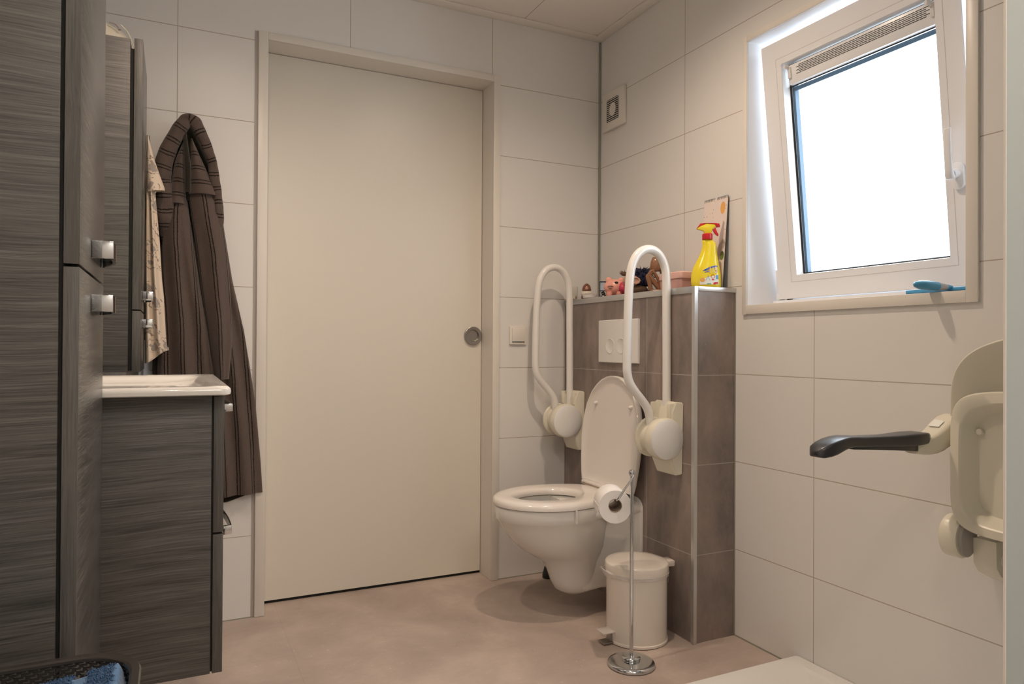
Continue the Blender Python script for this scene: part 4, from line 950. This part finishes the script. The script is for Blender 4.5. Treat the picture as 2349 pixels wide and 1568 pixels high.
for o_, mm, off in ((0.0, 'snout', 0.0012), (0.0, 'label_w', 0.0018)):
    tb = text_mesh('115', 0.026 if mm == 'snout' else 0.0235)
    for v in tb.verts: v.co = on_bottle(0.0185+v.co.x*0.72, 0.0585+v.co.y*1.25+0.06*v.co.x, off+max(0, v.co.z))
    obj('lettering', tb, M[mm], bot)

# calendar leaning on the window wall
t = thing('calendar', 'pale pink spiral calendar leaning on the wall behind the spray bottle', 'calendar', (0, 0, 0))
bm = NB(); cy0, cy1 = -0.832, -0.712
def calpt(u, h, d): return Vector((-0.030+0.026*h/0.325-d, cy1+(cy0-cy1)*u, ZT+h))
for d0_, d1_, nm, mt in ((0.0, 0.0025, 'back_board', M['black']), (0.0026, 0.0045, 'pages', M['cal'])):
    bm = NB(); q = [calpt(u, h, dd) for dd in (d0_, d1_) for (u, h) in ((0, 0.0005), (1, 0.0005), (1, 0.322), (0, 0.322))]
    vs = [bm.verts.new(p) for p in q]
    for a in ((0, 1, 2, 3), (7, 6, 5, 4), (0, 4, 5, 1), (1, 5, 6, 2), (2, 6, 7, 3), (3, 7, 4, 0)): bm.faces.new([vs[i] for i in a])
    pg = obj(nm, bm, mt, t)
bm = NB()
for k in range(20):
    if k in (9, 10): continue
    c = calpt((k+0.5)/20, 0.322, 0.002); tube(bm, [c+Vector((0.004*math.cos(a), 0, 0.006*math.sin(a)-0.001)) for a in [2*PI*i/8 for i in range(9)]], 0.0006, 6, False)
obj('spiral_binding', bm, M['black'], t)
def cal_blob(pts, mt, nm):
    bm = NB(); vs = [bm.verts.new(calpt(u, h, 0.0048)) for u, h in pts]; bm.faces.new(vs); obj(nm, bm, mt, pg)
cal_blob([(0.82+0.10*math.cos(a), 0.285+0.022*math.sin(a)) for a in [2*PI*i/16 for i in range(16)]], M['orange'], 'printed_balloon')
cal_blob([(0.90+0.09*math.cos(a), 0.115+0.016*math.sin(a)) for a in [2*PI*i/12 for i in range(12)]], M['leaf'], 'printed_leaf')
cal_blob([(0.88, 0.24), (0.93, 0.23), (0.90, 0.15), (0.82, 0.10), (0.72, 0.11), (0.76, 0.19)], M['greyprint'], 'printed_shape')

# pink box with lid
t = thing('plastic_box', 'lidded pink plastic box between the brown figure and the spray bottle', 'box', (-0.075, -0.655, ZT))
bm = NB(); rings = [[Vector((x, y, z)) for x, y in rrect(hx, hy, 0.010, 5)] for hx, hy, z in ((0.040, 0.057, 0.0004), (0.043, 0.060, 0.004), (0.045, 0.063, 0.042))]
loft(bm, rings); obj('base', bm, M['pinkbox'], t)
bm = NB(); rings = [[Vector((x, y, z)) for x, y in rrect(hx, hy, 0.012, 5)] for hx, hy, z in ((0.0475, 0.0655, 0.0422), (0.048, 0.066, 0.044), (0.047, 0.065, 0.064), (0.043, 0.061, 0.0675))]
loft(bm, rings); obj('lid', bm, M['pinklid'], t)

# seated brown figure resting its head on its hand
t = thing('seated_figurine', 'glossy brown abstract figurine sitting with its head on its hand', 'figurine', (-0.105, -0.552, ZT), view_rot(-30)); t.scale = (1.35, 1.2, 1.04)
bm = NB(); loft(bm, [[Vector((x, y, z)) for x, y in ell(a, b_, 20, cx)] for cx, a, b_, z in ((0.0, 0.012, 0.010, 0.078), (0.000, 0.017, 0.013, 0.084), (0.003, 0.018, 0.014, 0.100), (0.003, 0.016, 0.013, 0.114), (-0.001, 0.008, 0.008, 0.128), (-0.002, 0.002, 0.002, 0.131))]); obj('head', bm, M['bronze'], t, ang=60)
bm = NB(); tube(bm, smooth_path([(0.020, 0.006, 0.086), (0.026, 0.008, 0.060), (0.024, 0.008, 0.035), (0.016, 0.006, 0.014), (0.010, 0.004, 0.010)], 5), [0.009+0.004*math.sin(PI*i/20) for i in range(21)], 14)
obj('torso', bm, M['bronze'], t, ang=60)
bm = NB(); tube(bm, smooth_path([(0.012, -0.004, 0.012), (-0.006, -0.005, 0.042), (-0.017, -0.006, 0.062), (-0.021, -0.006, 0.058), (-0.016, -0.007, 0.030), (-0.012, -0.008, 0.008), (0.006, -0.012, 0.007), (0.018, -0.012, 0.007)], 5), [0.0078-0.0025*(i/35) for i in range(36)], 12); obj('legs', bm, M['bronze'], t, ang=60)
bm = NB(); tube(bm, smooth_path([(-0.004, -0.008, 0.083), (-0.020, -0.008, 0.060), (-0.010, -0.009, 0.080), (0.006, -0.007, 0.050), (0.015, -0.004, 0.020)], 5), 0.0048, 12); obj('arm', bm, M['bronze'], t, ang=60)

# fluffy dark doll
t = thing('fluffy_doll', 'small plush doll with shaggy navy hair between piggy bank and figurine', 'soft toy', (-0.10, -0.430, ZT), view_rot(-30)); t.scale = (1.42, 1.2, 1.12)
def lump(bm, c, r, sx=1, sy=1, sz=1, na=0.0, fr=40, sub=3):
    tt = bmesh.new(); bmesh.ops.create_icosphere(tt, subdivisions=sub, radius=1)
    for v in tt.verts:
        q = 1+na*noise.noise(v.co*3+Vector(c)*fr); v.co = Vector((c[0]+v.co.x*r*sx*q, c[1]+v.co.y*r*sy*q, c[2]+v.co.z*r*sz*q))
    merge(bm, tt)
bm = NB(); lump(bm, (0.0, 0.0, 0.018), 0.018, 1.6, 1, 1, 0.15); obj('body', bm, M['furbrown'], t, ang=80)
bm = NB(); lump(bm, (-0.018, -0.006, 0.050), 0.020, 1.1, 0.9, 1.1, 0.1); obj('face', bm, M['skin'], t, ang=80)
bm = NB(); lathe(bm, [(0.012, 0), (0.0125, 0.003), (0.0095, 0.004), (0.007, 0.001), (0.001, 0.0005)], seg=24, mat=Matrix(((1, 0, 0, -0.006), (0, 0, -1, -0.022), (0, 1, 0, 0.048), (0, 0, 0, 1)))); obj('ear', bm, M['skin'], t)
bm = NB(); lump(bm, (0.014, 0.004, 0.060), 0.028, 1.1, 0.8, 1.15, 0.5, 60, 3)
rr0 = random.Random(9)
for k in range(420):
    a = rr0.uniform(-PI, PI); e = rr0.uniform(-0.5, 1.4); dv = Vector((math.cos(a)*math.cos(e), math.sin(a)*math.cos(e)*0.8, math.sin(e)))
    if dv.x < -0.35 and dv.z < 0.35: continue
    p = Vector((0.010, 0.003, 0.058))+dv*0.024; tip = p+dv*rr0.uniform(0.008, 0.020)+Vector((rr0.uniform(-.006, .010), rr0.uniform(-.006, .006), rr0.uniform(-.012, .002)))
    tube(bm, [p, (p+tip)/2+Vector((0, 0, 0.002)), tip], [0.0016, 0.0012, 0.0003], 3, False)
for k in range(60):
    p = Vector((0.036+rr0.uniform(-.01, .014), -0.004, 0.010)); tube(bm, [p, p+Vector((rr0.uniform(-.01, .014), rr0.uniform(-.008, .004), rr0.uniform(-.006, .014)))], [0.0015, 0.0004], 3, False)
hair = obj('hair', bm, M['furblue'], t, ang=80); hair['kind'] = 'stuff'
bm = NB()
for k in range(40):
    p = Vector((-0.036, 0.0, 0.075)); dv = Vector((rr0.uniform(-1, .4), rr0.uniform(-.6, .6), rr0.uniform(-.5, .9))).normalized(); tube(bm, [p, p+dv*rr0.uniform(.008, .016)], [0.002, 0.0004], 3, False)
lump(bm, (-0.036, 0, 0.075), 0.008); obj('tuft', bm, M['furbrown'], t, ang=80)['kind'] = 'stuff'

# piggy bank
t = thing('piggy_bank', 'pink piggy bank with a large raspberry snout', 'piggy bank', (-0.112, -0.298, ZT), view_rot(-30)); t.scale = (1.28, 1.28, 1.12)
bm = NB(); lump(bm, (-0.004, 0, 0.036), 0.030, 1.12, 0.95, 0.98, 0.0, 1, 4); obj('body', bm, M['pig'], t, ang=80)
bm = NB(); MS = Matrix.Translation((0.026, -0.012, 0.030)) @ Matrix.Rotation(math.radians(62), 4, 'Y') @ Matrix.Rotation(math.radians(30), 4, 'X')
lathe(bm, [(0.018, -0.012), (0.023, -0.005), (0.0245, 0.003), (0.023, 0.009), (0.017, 0.011), (0.010, 0.0075), (0.006, 0.002), (0.001, 0.001)], seg=32, mat=MS); obj('snout', bm, M['snout'], t, ang=60)
for x, y in ((-0.022, -0.006), (0.016, 0.004)):
    bm = NB(); tt = bmesh.new(); lathe(tt, [(0.010, -0.002), (0.0105, 0.004), (0.0085, 0.010), (0.0045, 0.0135), (0.0006, 0.015)], seg=20, sy=0.45); merge(bm, tt, 0, Matrix.Translation((x, y, 0.058)) @ Matrix.Rotation(math.radians(-12 if x < 0 else 14), 4, 'Y')); obj('ear', bm, M['pig'], t, ang=60)
bm = NB(); lump(bm, (0.0, -0.0265, 0.050), 0.0052, 1.15, 0.35, 0.8); obj('eye', bm, M['black'], t, ang=80)
for x, y in ((-0.020, -0.013), (0.010, -0.015), (-0.020, 0.013), (0.012, 0.013)):
    bm = NB(); tube(bm, [(x, y, 0.018), (x, y, 0.006), (x, y, 0.0004)], [0.010, 0.0095, 0.0075], 16); obj('foot', bm, M['pig'], t, ang=60)
bm = NB()
for (x0, x1, z) in ((-0.024, -0.012, 0.041), (-0.027, -0.009, 0.036), (-0.027, -0.009, 0.034), (-0.024, -0.013, 0.029), (-0.022, -0.014, 0.027)):
    pts = []
    for k in range(6):
        x = x0+(x1-x0)*k/5; yy = -0.0285*math.sqrt(max(0, 1-((x+0.004)/0.0336)**2-((z-0.036)/0.0294)**2))-0.0004; pts.append((x, yy, z+0.0004*math.sin(k*2.5)))
    tube(bm, pts, 0.0006, 5)
obj('scribble', bm, M['black'], t)

bm = NB(); lump(bm, (-0.062, -0.320, ZT+0.0800), 0.0055, 1, 1, 0.9); tube(bm, [(-0.062, -0.320, ZT+0.0002), (-0.062, -0.320, ZT+0.078)], 0.0012, 8)
lump(bm, (-0.062, -0.320, ZT+0.0022), 0.006, 1, 1, 0.3)
tag(obj('small_ornament', bm, M['copper'], ang=60), 'tiny brown ball-topped ornament peeking out above the piggy bank', 'ornament')

# small picture stand, dish, gnome, glass
t = thing('photo_stand', 'tiny dark-framed picture leaning behind the piggy bank', 'picture frame', (-0.085, -0.168, ZT), view_rot(-32))
bm = NB()
for (x0, x1, z0, z1) in ((-0.018, -0.015, 0.0004, 0.076), (0.015, 0.018, 0.0004, 0.076), (-0.015, 0.015, 0.0725, 0.076), (-0.015, 0.015, 0.0004, 0.004), (-0.015, 0.015, 0.034, 0.037)): box(bm, x0, x1, -0.004, 0.004, z0, z1)
obj('frame', bm, M['furblue'], t)
obj('picture', B(-0.015, 0.015, -0.001, 0.002, 0.037, 0.0725), M['pale_blue'], t)
bm = NB(); rr0 = random.Random(2)
for k in range(14): lump(bm, (rr0.uniform(-.012, .012), -0.003, 0.006+0.026*k/14), 0.0042, 1, .6, 1, 0.3, 50, 2)
obj('beads', bm, M['black'], t)
t = thing('trinket_dish', 'low white dish between the gnome-like figurine and the picture', 'dish', (-0.145, -0.150, ZT), 0)
bm = NB(); lathe(bm, [(0.020, 0.0004), (0.028, 0.004), (0.031, 0.016), (0.029, 0.0165), (0.026, 0.007), (0.001, 0.006)], seg=32); obj('dish', bm, M['white'], t)
bm = NB()
for k in range(9): a = k*0.7; lump(bm, (0.016*math.cos(a), 0.016*math.sin(a), 0.017), 0.0055, 1, 1, 1, 0.3, 50, 2)
obj('beads', bm, M['greyprint'], t)
t = thing('cloaked_figurine', 'small copper and ivory figurine beside the drinking glass', 'figurine', (-0.118, -0.083, ZT), view_rot(-30)); t.scale = (1.15, 1.1, 1)
bm = NB(); lathe(bm, [(0.018, 0.0004), (0.0205, 0.006), (0.0195, 0.018), (0.017, 0.028), (0.0185, 0.036), (0.013, 0.044)], seg=28, sy=0.8); obj('robe', bm, M['copper'], t, ang=60)
bm = NB(); lathe(bm, [(0.0175, 0.016), (0.0215, 0.024), (0.0205, 0.032), (0.0165, 0.040), (0.012, 0.044)], seg=28, sy=0.85); obj('beard', bm, M['ivory'], t, ang=60)
bm = NB(); lathe(bm, [(0.0165, 0.038), (0.0175, 0.044), (0.0160, 0.054), (0.0125, 0.063), (0.006, 0.070), (0.001, 0.0725)], seg=28); obj('cap', bm, M['copper'], t, ang=60)
bm = NB(); lump(bm, (0.0, -0.0125, 0.048), 0.0068); obj('face', bm, M['skin'], t, ang=60)
t = thing('drinking_glass', 'small clear glass standing at the far end of the boxing', 'glass', (-0.150, -0.022, ZT), 0)
bm = NB(); lathe(bm, [(0.0155, 0.0004), (0.0175, 0.002), (0.0195, 0.060), (0.0180, 0.060), (0.0162, 0.006), (0.001, 0.005)], seg=32); obj('glass', bm, M['tumbler'], t, ang=60)
bm = NB(); lathe(bm, [(0.0150, 0.0062), (0.0158, 0.020), (0.001, 0.021)], seg=24); obj('contents', bm, M['cal'], t)

# ------------------------------------------------------------------ laundry basket with towel
t = thing('laundry_basket', 'dark brown woven plastic laundry basket in the near left corner', 'laundry basket', (0, 0, 0))
KX0, KX1, KY0, KY1, KZ = -2.19, -1.772, -2.06, -1.632, 0.59
bm = NB()
def kr(off, z, r=0.075, n=9): return rr3(KX0+off, KX1-off, KY0+off, KY1-off, max(0.01, r-off*0.6), z, n)
rings = [kr(0.003, 0.573), kr(0.0, 0.575), kr(0.0, 0.580), kr(0.002, 0.582), kr(0.010, 0.582), kr(0.0125, 0.580), kr(0.0130, 0.5765)]
vs = loft(bm, rings, False, False); nn = len(rings[0])
for i in range(nn): j = (i+1) % nn; bm.faces.new((vs[-1][i], vs[-1][j], vs[0][j], vs[0][i]))
obj('rim', bm, M['basket'], t)
# woven wall: outline resampled, diagonal lattice of flat strips crossing
def outline(off, z, n=180):
    pts = kr(off, z, n=12); L = [0]
    for a, b_ in zip(pts, pts[1:]+pts[:1]): L.append(L[-1]+(b_-a).length)
    out = []
    for k in range(n):
        s = L[-1]*k/n
        for i in range(len(pts)):
            if L[i+1] >= s: f = (s-L[i])/(L[i+1]-L[i]+1e-9); out.append(pts[i].lerp(pts[(i+1) % len(pts)], f)); break
    return out
NO = 600; rowsN = 60; z1_, z0_ = 0.5775, 0.02
O = []
for i in range(rowsN*2+1):
    f_ = i/(rowsN*2); f_ = f_**1.4; z = z1_+(z0_-z1_)*f_; O.append(outline(0.010+0.05*f_, z, NO))
bm = NB(); V = [[bm.verts.new(p) for p in r] for r in O]
for i in range(rowsN*2):
    for j in range(NO):
        q = (j+2*(i//2)) % 5; hole = (i % 2 == 1 and q in (0, 1, 2)) or (i % 2 == 0 and q == 0)
        if hole and 0 < i < rowsN*2-2: continue
        j2 = (j+1) % NO; bm.faces.new((V[i][j], V[i][j2], V[i+1][j2], V[i+1][j]))
bm.faces.new([v for v in V[-1]])
wall = obj('woven_wall', bm, M['basket'], t)
sm = wall.modifiers.new('thickness', 'SOLIDIFY'); sm.thickness = 0.0025; sm.offset = 0
# towel heaped in the basket
t = thing('folded_towel', 'shaggy dark blue towel heaped in the laundry basket', 'towel', (0, 0, 0))
bm = NB(); nx, ny = 150, 130; TX0, TX1, TY0, TY1 = -2.16, -1.789, -2.02, -1.667
def th_(x, y):
    u = (x-TX0)/(TX1-TX0); v = (y-TY0)/(TY1-TY0)
    # crest slopes: high near the right/front, falls to the far-left corner
    h = 0.560+0.019*u-0.045*max(0, v-(0.74+0.22*u))*3 + 0.006*noise.noise(Vector((x*9, y*9, 1)))
    e = min(u, 1-u, v, 1-v); h -= 0.03*max(0, 1-e/0.03)**2 if e < 0.03 else 0
    band = abs(u-0.865) < 0.022
    return h + (0.0 if band else 0.002+0.004*noise.noise(Vector((x*130, y*130, 3)))+0.003*noise.noise(Vector((x*260, y*260, 3)))), band
V = []
for j in range(ny+1):
    row = []
    for i in range(nx+1):
        x = TX0+(TX1-TX0)*i/nx; y = TY0+(TY1-TY0)*j/ny; h, bd = th_(x, y); row.append(bm.verts.new((x, y, h)))
    V.append(row)
for j in range(ny):
    for i in range(nx):
        f = bm.faces.new((V[j][i], V[j][i+1], V[j+1][i+1], V[j+1][i])); u = (i+0.5)/nx
        f.material_index = 1 if (abs(u-0.865) < 0.022 or u > 0.962) else 0
tw = obj('towel_top', bm, None, t, ang=180, mats=[M['towel'], M['towel_band']])
bm = NB(); rr0 = random.Random(11)
for k in range(15000):
    x = rr0.uniform(TX0+0.01, TX1-0.012); y = rr0.uniform(-1.83, TY1-0.004); h, bd = th_(x, y)
    if bd or (x-TX0)/(TX1-TX0) > 0.962: continue
    a = rr0.uniform(0, 2*PI); l = rr0.uniform(0.0022, 0.0048); p = Vector((x, y, h-0.001)); q = p+Vector((math.cos(a)*l*0.6, math.sin(a)*l*0.6, l)); r_ = q+Vector((math.cos(a+1)*l*0.6, math.sin(a+1)*l*0.6, -l*0.5))
    tube(bm, [p, q, r_], [0.0006, 0.0006, 0.0004], 3, False)
pile = obj('pile', bm, M['towel'], t, ang=80); pile['kind'] = 'stuff'
bm = NB(); rings = [rr3(TX0+0.01, TX1-0.01, TY0+0.01, TY1-0.01, 0.05, 0.495), rr3(TX0+0.004, TX1-0.004, TY0+0.004, TY1-0.004, 0.05, 0.515), rr3(TX0+0.01, TX1-0.01, TY0+0.01, TY1-0.01, 0.05, 0.530)]
loft(bm, rings); obj('towel_fold', bm, M['towel'], t)
